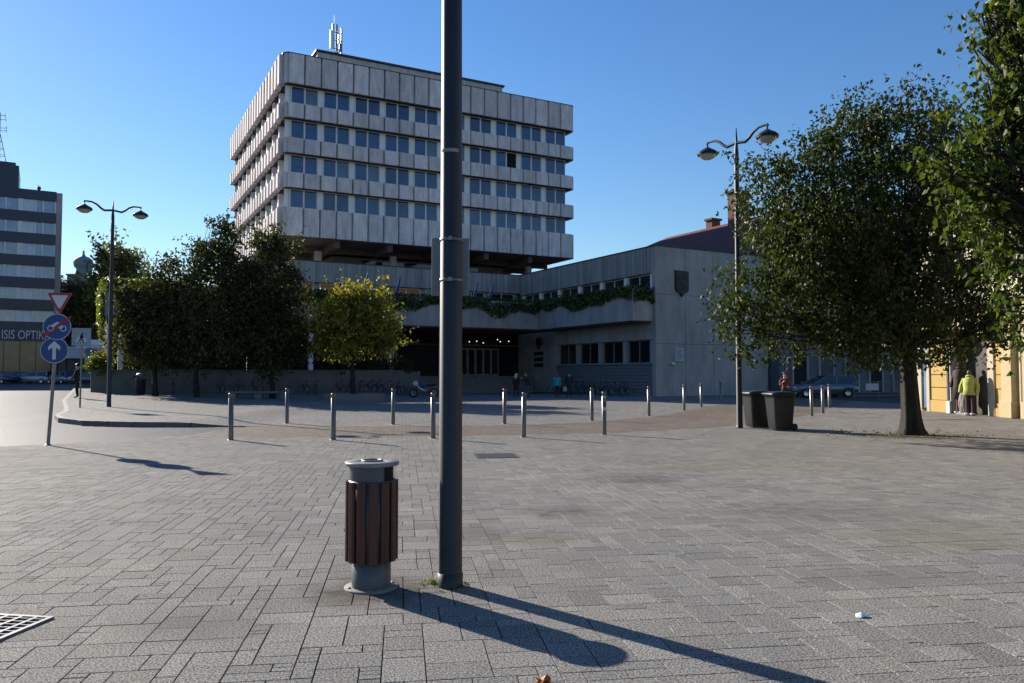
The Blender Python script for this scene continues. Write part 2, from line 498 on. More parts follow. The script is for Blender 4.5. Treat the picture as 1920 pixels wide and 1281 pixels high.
def kerb():
    b = MB()
    P = KERB_LINE
    fine = []
    for i in range(len(P) - 1):
        n = max(1, int(math.hypot(P[i + 1][0] - P[i][0], P[i + 1][1] - P[i][1]) / 0.9))
        for k in range(n):
            t = k / n
            fine.append((P[i][0] * (1 - t) + P[i + 1][0] * t, P[i][1] * (1 - t) + P[i + 1][1] * t))
    fine.append(P[-1])
    nrm = []
    for i in range(len(fine)):
        a, c = Vector(fine[max(0, i - 1)]), Vector(fine[min(len(fine) - 1, i + 1)])
        d = (c - a).normalized(); nrm.append(Vector((-d.y, d.x)))      # points towards the road
    for i in range(len(fine) - 1):
        g = 0.012
        q = []
        for (idx, t) in ((i, g), (i + 1, -g)):
            p = Vector(fine[idx]); d = (Vector(fine[i + 1]) - Vector(fine[i])).normalized()
            p = p + d * t
            q.append((p + nrm[idx] * 0.02, p - nrm[idx] * 0.15))
        vs_ = []
        for (o_, i_) in q:
            for pt in (o_, i_):
                vs_ += [(pt.x, pt.y, gz(pt.x, pt.y) - 0.05), (pt.x, pt.y, gz(pt.x, pt.y) + foot_h(pt.x) + 0.006)]
        b.add(vs_, [(0, 1, 5, 4), (1, 3, 7, 5), (3, 2, 6, 7), (0, 2, 3, 1), (4, 5, 7, 6)])
    tag(b.build("kerb", KERBM), kind="structure")
kerb()
# ------------------------------------------------------------------ office tower on its plinth
def tower():
    cx, cy, _ = dp(532, 270, 70.0)
    root = thing("office_tower", "square grey concrete office block with rows of blue windows raised above the low building", "building", (cx, cy, 0), R(28))
    LX, LY = 31.0, 30.2
    z = lambda py: dp(532, py, 70.0)[2]
    bands = [(z(98), z(153)), (z(190), z(217.5)), (z(255.6), z(283.5)), (z(321), z(349)), (z(386.5), z(440))]
    PN = (LX - 0.6) / 20
    PNy = (LY - 0.6) / 20
    # core behind the bands
    b = MB(); b.box(0.75, 0.75, bands[4][0] + 0.05, LX - 0.75, LY - 0.75, bands[0][1] + 0.3)
    b.build("window_wall", WALLWHITE, root)
    for bi, (zt, zb) in enumerate(bands):
        pass
    for bi, pr in enumerate(bands):
        zt, zb = max(pr), min(pr)
        b = MB()
        # recessed core of the band (dark joints)
        c = 0.3; e = 0.13
        core = [(c, e), (LX - c, e), (LX - e, c), (LX - e, LY - c), (LX - c, LY - e), (c, LY - e), (e, LY - c), (e, c)]
        b.prism(core, zb + 0.02, zt - 0.02, 1)
        rs = []
        def panel(o, dx, nx, L, t=0.24, g=0.03):
            # a precast panel: trapezoid section with bevelled sides; o start, dx along, nx outward
            ch = 0.17
            d0, d1 = random.uniform(-.012, .012), random.uniform(-.012, .012)
            P = []
            for (u, w) in ((g, -0.02), (g, t - ch - .03), (g + .06, t + d0), (L - g - .06, t + d1), (L - g, t - ch - .03), (L - g, -0.02)):
                q = Vector(o) + Vector(dx) * u + Vector(nx) * (w - 0.13 + 0.0)
                P.append((q.x, q.y))
            n0 = len(b.f)
            b.prism(P[::-1], zb, zt, 0)
            r = random.random()
            rs.append((n0, len(b.f), r))
        for i in range(20):
            panel((0.3 + i * PN, 0), (1, 0), (0, -1), PN)
            panel((0, 0.3 + i * PNy), (0, 1), (-1, 0), PNy, .50, .30)
            panel((LX, 0.3 + i * PNy), (0, 1), (1, 0), PNy)
        for (o, d, n) in (((0.0, 0.3), (.707, -.707), (-.707, -.707)), ((LX - 0.3, 0), (.707, .707), (.707, -.707))):
            panel(o, d, n, 0.424, .2, .01)
        # cap and underside ledge
        if bi == 0:
            b.prism([(c, -.12), (LX - c, -.12), (LX + .12, c), (LX + .12, LY - c), (LX - c, LY + .12), (c, LY + .12), (-.12, LY - c), (-.12, c)], zt + .003, zt + 0.09, 2)
        ob = b.build("concrete_band", [CONC_P, JOINT, DARKSTEEL], root)
        vals = np.full(len(b.f), 0.5)
        for (a0, a1, r) in rs: vals[a0:a1] = r
        at = ob.data.attributes.new("rnd", 'FLOAT', 'FACE'); at.data.foreach_set("value", vals.tolist())
    # pale piers standing out between the windows of the sunlit side
    rows = [(min(bands[i]), max(bands[i + 1])) for i in range(4)]
    for zt, zb in rows:
        for i in range(11):
            y = .5 + i * (LY - 1.0) / 10
            m = MB(); m.box(.22, max(.76, y - .27), zb + .003, .744, min(LY - .76, y + .27), zt - .003); m.build("window_pier", WALLWHITE, root)
    # windows: pairs
    rows = [(min(bands[i]), max(bands[i + 1])) for i in range(4)]
    def win_mesh(w, h):
        f = MB(); t = 0.07
        f.box(0, -0.06, 0, w, 0, t); f.box(0, -0.06, h - t, w, 0, h)
        f.box(0, -0.062, t, t, 0, h - t); f.box(w - t, -0.062, t, w, 0, h - t); f.box(w / 2 - .075, -0.062, t, w / 2 + .075, 0, h - t)
        f.box(-.05, -0.16, -.05, w + .05, -0.0, -0.002)
        p = MB(); p.box(t, -0.03, t, w / 2 - .075, -.004, h - t); p.box(w / 2 + .075, -0.03, t, w - t, -.004, h - t)
        return f.mesh("window", FRAME), p.mesh("pane", GLASS)
    proto = None
    for ri, (zt, zb) in enumerate(rows):
        h = zt - zb - 0.02
        fm, pm = win_mesh(2.5, h)
        pms = [pm, pm.copy(), pm.copy(), pm.copy()]
        pms[1].materials[0] = GLASS_B; pms[2].materials[0] = GLASS_C
        pms[3].materials.append(GLASS_C)
        for pl in pms[3].polygons: pl.material_index = 1 if pl.center.x > 1.19 else 0
        pos = []
        for i in range(10):
            pos.append((0.5 + i * (LX - 1.0) / 10 + 0.25, 0.747, 0.0))
        for i in range(10):
            pos.append((0.747, LY - 0.5 - i * (LY - 1.0) / 10 - 0.30, R(-90)))
        for k, (x, y, rz) in enumerate(pos):
            w = put("window", fm, root, (x, y, zb + 0.01), rz)
            if ri == 1 and k == 7:
                p1 = MB(); p1.box(.07, -.03, .07, 1.175, -.004, h - .07); p1.build("pane", GLASS, w)
                p2 = MB(); p2.box(1.325, -.005, .07, 2.43, .0, h - .07); o = p2.build("open_casement", BLACK, w); o["label"] = "dark opening of an open window"
            else:
                put("pane", pms[random.choices((0, 1, 2, 3), (.62, .22, .05, .11))[0]], w)
    # soffit with beams, recessed storey below
    zb = min(bands[4])
    b = MB()
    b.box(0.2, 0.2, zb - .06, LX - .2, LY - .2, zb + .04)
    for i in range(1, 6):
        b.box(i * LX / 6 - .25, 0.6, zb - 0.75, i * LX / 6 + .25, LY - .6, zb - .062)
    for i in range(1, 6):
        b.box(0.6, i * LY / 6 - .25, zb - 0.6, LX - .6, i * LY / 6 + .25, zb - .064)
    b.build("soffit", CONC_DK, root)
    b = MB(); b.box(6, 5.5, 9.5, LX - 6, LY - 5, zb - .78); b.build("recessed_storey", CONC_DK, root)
    b = MB(); b.box(9, 5.4, 11, 22, 5.49, zb - 1.0); b.build("glazing", GLASS_DK, root)
    for (x, y) in ((4, 3.2), (11.5, 3.2), (19.5, 3.2), (27, 3.2), (4, 14), (27, 14), (4, 26), (27, 26)):
        b = MB(); b.box(x - .3, y - .3, 9.5, x + .3, y + .3, zb - .76, bev=.03); b.build("column", CONC, root)
    # plant room on the roof and its cap
    zt = max(bands[0])
    b = MB(); b.box(3.5, 2.2, zt - 1, 23.3, 16, zt + 1.55); b.box(3.3, 2.0, zt + 1.553, 23.5, 16.2, zt + 1.72, 1)
    b.build("roof_plant_room", [CONC_P, DARKSTEEL], root)
    # antenna mast
    mx, my, mz = 5.6, 3.2, zt + 1.72
    wpos = root.matrix_basis @ Vector((mx, my, mz))
    an = thing("roof_antenna", "cluster of white panel antennas on a short lattice mast on the tower roof", "antenna", wpos, R(28))
    b = MB()
    b.tube([(0, 0, 0), (0, 0, 3.3)], .09)
    for a in range(3):
        t = a * 2.09 + .3
        b.tube([(.55 * cos(t), .55 * sin(t), .1), (0, 0, .75)], .04)
    for zz in (.9, 1.7, 2.5):
        b.tube([(-.4, 0, zz), (.48, .1, zz)], .035); b.tube([(0, -.4, zz), (0, .5, zz)], .035)
    b.build("mast", DARKSTEEL, an)
    for (x, y, z0, z1, w) in ((-.36, -.05, .8, 3.3, .20), (-.54, .2, .85, 2.75, .15), (.50, .1, .2, 3.1, .17), (.26, -.3, .5, 1.4, .15), (.25, .25, 1.55, 2.5, .14)):
        b = MB(); b.box(x - w / 2, y - .09, z0, x + w / 2, y + .09, z1, bev=.04); b.build("panel_antenna", FRAME if x < 0 else GALV, an)
    b = MB(); b.tube([(-.25, 0, 3), (-.25, 0, 4.1)], .015, 5); b.build("lightning_rod", GALV, an)
tower()

# ------------------------------------------------------------------ low building round the forecourt
ICX, ICY, TH = 0.73, 71.9, R(29)
def LW(x, y, z=0.0):
    return (ICX + x * cos(TH) - y * sin(TH), ICY + x * sin(TH) + y * cos(TH), z)

DOORM = M("dim_door_frame", (0.20, 0.205, 0.21), .5, var=.1)
CURT_O = M("orange_curtain", (0.50, 0.19, 0.075), 0.9, var=0.2, scale=6)
CURT_W = M("pale_curtain", (0.52, 0.5, 0.47), 0.9, var=0.15, scale=6)
SLATM = M("grey_slat_wall", (0.15, 0.155, 0.165), 0.85, var=0.15, scale=2)
BRONZE = M("dark_bronze", (0.022, 0.020, 0.019), 0.5, metal=0.3, var=0.3, scale=8)
CONC_SH = M("dark_terrace_concrete", (0.13, 0.125, 0.12), 0.9, var=0.25, scale=1.5, bump=0.2, bscale=25)
STONE = M("grey_stone_steps", (0.14, 0.135, 0.13), 0.85, var=0.2, scale=3, grain=0.15)
SIGNBL = M("blue_grey_plate", (0.28, 0.36, 0.43), 0.4, var=0.08)

def low_building():
    root = thing("town_hall_wing", "low grey concrete building around the forecourt with ivy balcony and shielded end wall", "building", (ICX, ICY, 0), TH)
    B = lambda *a, **k: None
    # ---- courtyard block
    b = MB(); b.box(-24, 0.55, 5.3, -0.002, 44, 10.2); b.build("upper_wall", CONC, root)
    b = MB()
    b.box(-24, -0.0, 8.95, 0.0, 0.53, 10.6)
    b.box(-24, -0.05, 10.603, -0.09, .6, 10.68, 1)
    b.build("parapet", [CONC_STREAK, DARKSTEEL], root)
    # ---- wing block towards the square
    b = MB()
    b.box(0.55, -18.9, 0.0, 10.9, 12, 10.2)
    b.build("wing_wall", CONC, root)
    b = MB(); b.box(0.0, -18.9, 8.75, 0.53, 0.0, 10.6); b.box(-.05, -18.95, 10.603, .6, .05, 10.68, 1)
    b.build("parapet", [CONC_STREAK, DARKSTEEL], root)
    b = MB()
    b.box(0.0, -19.3, 0.0, 10.95, -18.903, 10.6); b.box(-.05, -19.36, 10.603, 11.0, -18.95, 10.68, 1)
    for zz in (3.7, 7.2):                                             # shutter joints in the end wall
        b.box(0.0, -19.306, zz, 10.95, -19.3, zz + .03, 2)
    for xx in (2.7, 5.4, 8.1):
        b.box(xx, -19.305, 0, xx + .03, -19.3, 10.6, 2)
    b.build("end_wall", [CONC, DARKSTEEL, CONC_DK], root)
    # ---- ground floor of the wing: windows, sill, slatted dado
    b = MB(); b.box(0.0, -18.9, 4.02, 0.53, -5.9, 5.3); b.box(0.0, -6.2, 0, .53, 0.5, 4.0); b.build("ground_wall", CONC, root)
    b = MB()
    for i in range(9):
        b.box(0.02 + (i % 2) * .04, -18.9, i * .25, 0.53, -6.2, i * .25 + .23)
    b.build("slatted_dado", SLATM, root)
    b = MB(); b.box(-.1, -18.9, 2.252, .53, -6.0, 2.34); b.build("window_sill", DOORM, root)
    def window(wid, h, n, glass, curtain=None, px=None):
        f = MB(); t = .07
        f.box(0, -.08, 0, wid, 0, t); f.box(0, -.08, h - t, wid, 0, h)
        for i in range(n + 1):
            x = i * (wid - t) / n
            f.box(x, -.083, t, x + t, 0, h - t)
        p = MB(); p.box(t, -.03, t, wid - t, -.002, h - t)
        return f.mesh("window", FRAME), p.mesh("pane", glass)
    fm, pm = window(2.55, 1.66, 2, GLASS_DK)
    fm.materials[0] = DOORM
    for i in range(4):
        w = put("window", fm, root, (0.46, -6.25 - i * 3.16, 2.345), R(-90)); put("pane", pm, w)
    for i in range(5):
        bm = MB(); bm.box(0.2, -6.0 - i * 3.16 - .25, 2.343, .53, -6.0 - i * 3.16 + .25, 4.017); bm.build("window_pier", CONC, root)
    # ---- upper strip windows
    fm, pm = window(2.62, 1.36, 2, GLASS_DK)
    for i in range(6):
        w = put("window", fm, root, (0.46, -.35 - i * 3.08, 7.37), R(-90)); put("pane", pm, w)
    for i in range(7):
        y = -.2 - i * 3.08
        bm = MB(); bm.box(0.2, max(y - .2, -18.88), 7.37, .53, y + .2, 8.747); bm.build("window_pier", WALLWHITE, root)
    _, po = window(2.62, 1.54, 2, CURT_O); _, pw = window(2.62, 1.54, 2, CURT_W)
    fm, pm = window(2.62, 1.54, 2, GLASS_DK)
    for i in range(7):
        w = put("window", fm, root, (-.4 - i * 3.08 - 2.62, 0.5, 7.37))
        put("pane", pm if i < 3 else (po if i in (3, 5) else pm if i == 6 else pw), w)
        if i in (3, 5): w["label"] = "window with drawn orange curtains"
    # half curtains mixed in
    # ---- balcony band
    b = MB()
    b.box(-34, -6.2, 5.3, -1.5, -5.95, 7.5)            # courtyard front
    b.box(-1.5 - .25, -19.0, 5.3, -1.5, -6.203, 7.5)   # wing front
    b.box(-1.497, -19.0, 5.3, -.003, -18.75, 7.5)
    b.box(-34, -5.947, 5.3, -33.75, .5, 7.5)
    b.build("balcony", CONC, root)
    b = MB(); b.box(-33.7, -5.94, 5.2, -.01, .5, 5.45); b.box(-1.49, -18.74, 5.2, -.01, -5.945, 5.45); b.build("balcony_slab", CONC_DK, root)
    # ---- entrance terrace, steps, doors
    b = MB(); b.box(-34.6, -2.5, 0, -.004, .55, 1.4); b.box(-34.6, -5.8, 0, -12.6, -2.503, 1.4); b.build("terrace", STONE, root)
    b = MB(); b.box(-34.7, -6.15, 0, -12.6, -5.82, 1.78); b.box(-12.597, -6.1, 0, -12.3, -2.5, 1.78)
    for i in range(7): b.box(-34.7 + i * 3, -6.2, 1.783, -31.73 + i * 3, -5.78, 1.86, 1)
    b.build("terrace_wall", [CONC_SH, STONE], root)
    b = MB()
    for i in range(8):
        b.box(-12.28, -5.3 + i * .35, 0, -1.6, -2.503, .175 * (i + 1) - .003 * (8 - i) * 0 - .002) if False else b.box(-12.28, -5.3 + i * .35, .175 * i, -1.6, -2.504, .175 * (i + 1) - .001)
    b.build("entrance_steps", STONE, root)
    b = MB(); b.box(-24, .3, 1.4, -.003, .54, 5.2); b.box(-33.6, .56, 0, -24.01, 9, 7.2); b.build("dark_front_and_sun_block", RECESS, root)  # matt black front instead of glass; left block added to keep out sun
    for i in range(5):
        d = MB(); x = -6.0 + i * .78
        d.box(x, .18, 1.41, x + .09, .29, 3.85); d.box(x + .67, .18, 1.41, x + .76, .29, 3.85); d.box(x + .09, .181, 3.73, x + .67, .29, 3.85); d.box(x + .09, .181, 1.41, x + .67, .29, 1.58)
        dd = d.build("door", DOORM, root)
        p = MB(); p.box(x + .09, .22, 1.58, x + .67, .26, 3.73); p.build("pane", GLASS_DK, dd)
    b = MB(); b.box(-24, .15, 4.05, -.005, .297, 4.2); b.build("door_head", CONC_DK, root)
    for i in range(4):
        b = MB(); x = -33 + i * 6.2; b.box(x - .16, -5.5, 1.4, x + .16, -5.18, 5.2); b.build("column", WALLWHITE, root)
    b = MB(); b.box(-10.4, -5.6, 1.4, -10.1, -5.3, 5.2); b.build("column", WALLWHITE, root)
    # handrails by the steps
    b = MB()
    for x in (-12.0, -7.0, -1.9):
        b.tube([(x, -5.3, .0), (x, -5.3, 1.0), (x, -2.6, 2.35), (x, -2.6, 1.4)], .03, 6)
    b.build("handrail", GALV, root)
    # ---- emblem shield on the end wall
    sh = [(-.6, .93), (.62, .9), (.62, -.45), (.5, -.62), (.18, -.74), (0, -.98), (-.16, -.74), (-.5, -.6), (-.6, -.42)]
    o = MB(); o.slab(sh, -.12, 0); o.slab([(x * .9, z * .9 + .01) for x, z in sh], -.15, -.121)
    for (x, z, w, h) in ((-.25, .45, .28, .22), (.25, .45, .3, .2), (0, .05, .5, .3), (-.2, -.35, .3, .2), (.22, -.3, .25, .25)):
        o.box(x - w / 2, -.19, z - h / 2, x + w / 2, -.151, z + h / 2, bev=.03)
    wx = LW(2.35, -19.31, 8.05)
    t = tag(o.build("emblem_shield", BRONZE, None, wx, TH), "dark bronze coat of arms shield mounted on the concrete end wall", "emblem")
    o = MB(); o.box(-.42, -.05, -.46, .42, 0, .46, bev=.01)
    for i in range(6): o.box(-.33, -.056, .3 - i * .12, .33 - (i % 3) * .1, -.051, .335 - i * .12, 1)
    tag(o.build("wall_sign", [SIGNBL, CONC_DK], None, LW(2.1, -19.31, 2.95), TH), "small pale blue notice plate on the end wall below the shield", "sign")
    o = MB(); o.box(-.17, -.2, -.07, .17, 0, .07, bev=.03)
    tag(o.build("wall_lamp", FRAME, None, LW(1.45, -19.31, 2.3), TH), "small white wall lamp box left of the pale notice plate", "lamp")
    # crest and notice panel beside the entrance
    o = MB(); o.slab([(-.4, .5), (.4, .5), (.4, -.1), (0, -.55), (-.4, -.1)], -.06, 0)
    tag(o.build("wall_crest", BRONZE, None, LW(-.02, -3.4, 4.25), TH - R(90)), "small dark crest on the recessed wall beside the entrance doors", "emblem")
    o = MB()
    for i in range(3): o.box(-.75, -.04, -.1 - i * .5, .75, 0, .22 - i * .5)
    tag(o.build("name_board", BRONZE, None, LW(-.02, -3.4, 3.3), TH - R(90)), "dark lettered boards under the small crest by the entrance", "sign")
low_building()

LAMPGLOW = glow("warm_lamp_glass", (1.0, 0.9, 0.74), 0.9)
def pendants():
    for i, (px, py, nm) in enumerate(((880, 641, "first"), (894, 640, "second"), (906, 643, "third"), (933, 637, "fourth"), (938, 641, "fifth"), (954, 640, "sixth"))):
        a, b_, c = ray(px, py)
        Y = 69.4 - (px - 890) * -.01
        p = dp(px, py, Y)
        t = thing("pendant_lamp", "%s small lit globe lamp from the left hanging above the entrance doors" % nm, "lamp", (p[0], p[1], p[2]), 0, "globe lamps over the entrance")
        m = MB(); m.ball((0, 0, 0), .045, 10, 6); m.build("globe", LAMPGLOW, t)
        m = MB(); m.tube([(0, 0, .08), (0, 0, 5.2 - p[2])], .012, 5); m.build("stem", DARKSTEEL, t)
pendants()

FLAGB = M("blue_flag_cloth", (0.03, 0.07, 0.22), 0.8, var=0.2)
def flags():
    for i, (x, nm) in enumerate(((-17.2, "first"), (-14.6, "second"), (-8.0, "third"), (-6.6, "fourth"))):
        t = thing("flag", "%s blue flag from the left drooping on its slanted pole on the balcony" % nm, "flag", LW(x, -6.1, 7.2), TH, "blue flags along the balcony")
        m = MB(); m.tube([(0, 0, 0), (.55, -.25, 1.9)], .025, 6); m.build("pole", FRAME, t)
        m = MB()
        n, k = 10, 5
        vs_ = []
        for a in range(n):
            u = a / (n - 1)
            for c in range(k):
                w = c / (k - 1)
                vs_.append((.55 - .5 * u * .6 + .16 * sin(c * 2.3 + u * 3) * (0.3 + u), -.25 + .2 * u + .12 * cos(c * 1.9 + u * 2) * (0.3 + u), 1.88 - 1.55 * u - .12 * w))
        m.add(vs_, [(a * k + c, a * k + c + 1, (a + 1) * k + c + 1, (a + 1) * k + c) for a in range(n - 1) for c in range(k - 1)], 0, True)
        m.build("cloth", FLAGB, t)
flags()
# ------------------------------------------------------------------ foliage
def leaf_mesh(name, pts, size, mat, hang=0.5, seed=1, outdir=None, aspect=0.62):
    rg = np.random.default_rng(seed)
    n = len(pts)
    d = rg.normal(size=(n, 3)); d[:, 2] -= hang * 1.6
    d /= np.linalg.norm(d, axis=1, keepdims=True)
    q = rg.normal(size=(n, 3))
    s = np.cross(d, q); s /= np.linalg.norm(s, axis=1, keepdims=True)
    nn = np.cross(s, d)
    L = (size * rg.uniform(.5, 1.35, n))[:, None]
    W = L * aspect * .5
    base = pts
    mid = pts + d * L * .42 + nn * L * .0
    l = mid + s * W + nn * L * .10
    r = mid - s * W + nn * L * .10
    tip = pts + d * L - nn * L * .12
    V = np.stack([base, l, tip, r], 1).reshape(-1, 3)
    F = (np.arange(n) * 4)[:, None]
    F = np.concatenate([F + np.array([[0, 2, 1]]), F + np.array([[0, 3, 2]])], 1).reshape(-1, 3)
    me = bpy.data.meshes.new(name)
    nf = len(F)
    me.vertices.add(len(V)); me.vertices.foreach_set("co", V.astype(np.float32).ravel())
    me.loops.add(nf * 3); me.loops.foreach_set("vertex_index", F.astype(np.int32).ravel())
    me.polygons.add(nf); me.polygons.foreach_set("loop_start", (np.arange(nf) * 3).astype(np.int32))
    try: me.polygons.foreach_set("loop_total", np.full(nf, 3, dtype=np.int32))
    except Exception: pass
    me.materials.append(mat)
    me.update(calc_edges=True); me.validate()
    rv = np.repeat(np.clip(rg.beta(2, 2.6, n), 0, 1), 2)
    at = me.attributes.new("rnd", 'FLOAT', 'FACE'); at.data.foreach_set("value", rv.astype(np.float32))
    return me

def blob_points(blobs, n, rg, per=13, spread=0.2, shell=0.55):
    """leaf positions in sprays inside ellipsoids (cx,cy,cz,rx,ry,rz)"""
    B = np.array(blobs, dtype=float)
    w = (B[:, 3] * B[:, 4] * B[:, 5]) ** 0.72
    w /= w.sum()
    nt = max(1, n // per)
    k = rg.choice(len(B), nt, p=w)
    d = rg.normal(size=(nt, 3)); d /= np.linalg.norm(d, axis=1, keepdims=True)
    r = rg.uniform(0, 1, nt) ** (1 / 3 * shell)
    ph = rg.uniform(0, 6.28, (len(B), 3))[k]
    r = r * (1 + .17 * np.sin(3.1 * d[:, 0] + ph[:, 0]) + .17 * np.sin(3.7 * d[:, 1] + ph[:, 1]) + .15 * np.sin(4.3 * d[:, 2] + ph[:, 2]) + .045 * rg.normal(size=nt))
    c = B[k, :3] + d * r[:, None] * B[k, 3:6]
    axis = d * .6 + rg.normal(size=(nt, 3)) * .5 + np.array([0, 0, -.15])
    spr = rg.uniform(0, 1, nt) < .16                             # twigs that stick out of the crown
    axis[spr] = d[spr] + np.array([0, 0, .25]) + rg.normal(size=(int(spr.sum()), 3)) * .3
    axis /= np.linalg.norm(axis, axis=1, keepdims=True)
    c[spr] += d[spr] * spread * 1.3
    f = 2.2 / max(.8, spread * 6)                                # holes between the leaf clumps
    hole = np.sin(c[:, 0] * 2.9 * f + 1.3) + np.sin(c[:, 1] * 3.1 * f + 4.0) + np.sin(c[:, 2] * 3.4 * f + 2.2)
    keep = (hole > -1.25) | spr
    c, axis, spr = c[keep], axis[keep], spr[keep]
    nt = len(c)
    t = rg.uniform(-1, 1, (nt, per, 1))
    ext = np.where(spr, 2.2, 1.4)[:, None, None]
    thin = np.where(spr, .22, .42)[:, None, None]
    p = c[:, None, :] + axis[:, None, :] * t * spread * ext + rg.normal(size=(nt, per, 3)) * spread * thin
    return p.reshape(-1, 3)

def limb(b, p0, p1, r0, r1, rg, n=6, bend=.25):
    p0, p1 = Vector(p0), Vector(p1)
    L = (p1 - p0).length
    off = Vector((rg.normal(), rg.normal(), rg.normal())) * bend * L * .3
    pts, rad = [], []
    for i in range(n + 1):
        t = i / n
        pts.append(p0.lerp(p1, t) + off * sin(pi * t)); rad.append(r0 * (1 - t) + r1 * t)
    b.tube(pts, rad, 7)
    return pts

def tree(name, label, loc, blobs, nleaf, size, mat, bark, trunk_r, fork_z, seed, hang=.5, flare=1.6, spread=.2, shell=.55, group=None, trunk_top=None, floor=None, per=13):
    """blobs in coordinates local to loc"""
    rg = np.random.default_rng(seed)
    t = thing(name, label, "tree", loc, 0, group)
    b = MB()
    top = trunk_top or (blobs[0][0] * .15, blobs[0][1] * .15, fork_z)
    n = 20
    prof = [(0, flare), (.07, 1.32), (.2, 1.12), (.45, 1.0), (1.0, .86)]
    vs_, fs = [], []
    for i, (h, k) in enumerate(prof):
        for a in range(n):
            th = 2 * pi * a / n
            rr = trunk_r * k * (1 + (.24 if i < 2 else .15 if i < 4 else .08) * sin(5 * th + seed) + .08 * sin(9 * th + 2 * seed))
            vs_.append((top[0] * h + rr * cos(th), top[1] * h + rr * sin(th), fork_z * h))
    for i in range(len(prof) - 1):
        for a in range(n):
            fs.append((i * n + a, i * n + (a + 1) % n, (i + 1) * n + (a + 1) % n, (i + 1) * n + a))
    b.add(vs_, fs, 0, True)
    for bl in blobs:
        tgt = Vector(bl[:3])
        if tgt.z < fork_z + .2: tgt.z = fork_z + .5
        mid = Vector(top).lerp(tgt, .5) + Vector((0, 0, .25))
        r0 = trunk_r * .45 * min(1, (bl[3] / 1.5) ** .5)
        pts = limb(b, (top[0], top[1], fork_z * .97), tgt, r0, r0 * .22, rg)
        for j in range(4):
            d = rg.normal(size=3); d[2] = abs(d[2]) * .6 + .1; d /= np.linalg.norm(d)
            e = Vector(bl[:3]) + Vector((d[0] * bl[3], d[1] * bl[4], d[2] * bl[5])) * .9
            limb(b, pts[3], e, r0 * .35, .012, rg, 4, .2)
    b.build("trunk", bark, t)
    P = blob_points(blobs, nleaf, rg, per, spread, shell)
    if floor is not None:
        P = P[P[:, 2] > floor + rg.normal(size=len(P)) * .12]
    put("crown", leaf_mesh("crown", P, size, mat, hang, seed), t)
    return t

BARK = M("dark_bark", (0.022, 0.018, 0.015), 0.95, var=0.6, scale=9, stretch=(1, 1, .15), bump=1.0, bscale=22)
LEAF_LIN = leafmat("linden_leaf", (0.012, 0.022, 0.006), (0.060, 0.080, 0.016), 0.30, 0.55, (0.15, 0.14, 0.022), 0.14, spec=.25)
LEAF_NEAR = leafmat("bright_linden_leaf", (0.020, 0.036, 0.008), (0.085, 0.115, 0.018), 0.38, 0.55, (0.20, 0.19, 0.028), 0.16, spec=.25)
LEAF_DK = leafmat("dark_maple_leaf", (0.018, 0.023, 0.011), (0.080, 0.084, 0.028), 0.30, 0.6, (0.19, 0.125, 0.042), 0.28, spec=.2)
LEAF_YEL = leafmat("yellowing_leaf", (0.040, 0.050, 0.012), (0.23, 0.205, 0.035), 0.45, 0.6, (0.48, 0.32, 0.07), 0.42, spec=.2)
LEAF_MID = leafmat("plane_tree_leaf", (0.05, 0.06, 0.02), (0.16, 0.16, 0.05), 0.38, 0.45, (0.2, 0.16, 0.05), 0.25)
LEAF_IVY = leafmat("ivy_leaf", (0.022, 0.042, 0.008), (0.075, 0.115, 0.02), 0.3, 0.4)
LEAF_IVY_Y = leafmat("yellow_ivy_leaf", (0.05, 0.075, 0.012), (0.16, 0.18, 0.022), 0.42, 0.45)

def px_blobs(origin, Y, items, seed, flat=1.0):
    """(px, py, radius m, dy) -> ellipsoids local to origin at depth Y+dy"""
    rg = random.Random(seed); out = []
    for it in items:
        px, py, r = it[:3]; dy = it[3] if len(it) > 3 else rg.uniform(-1, 1) * r * .5
        x, y, z = dp(px, py, Y + dy)
        out.append((x - origin[0], y - origin[1], z - origin[2], r, r, r * flat))
    return out

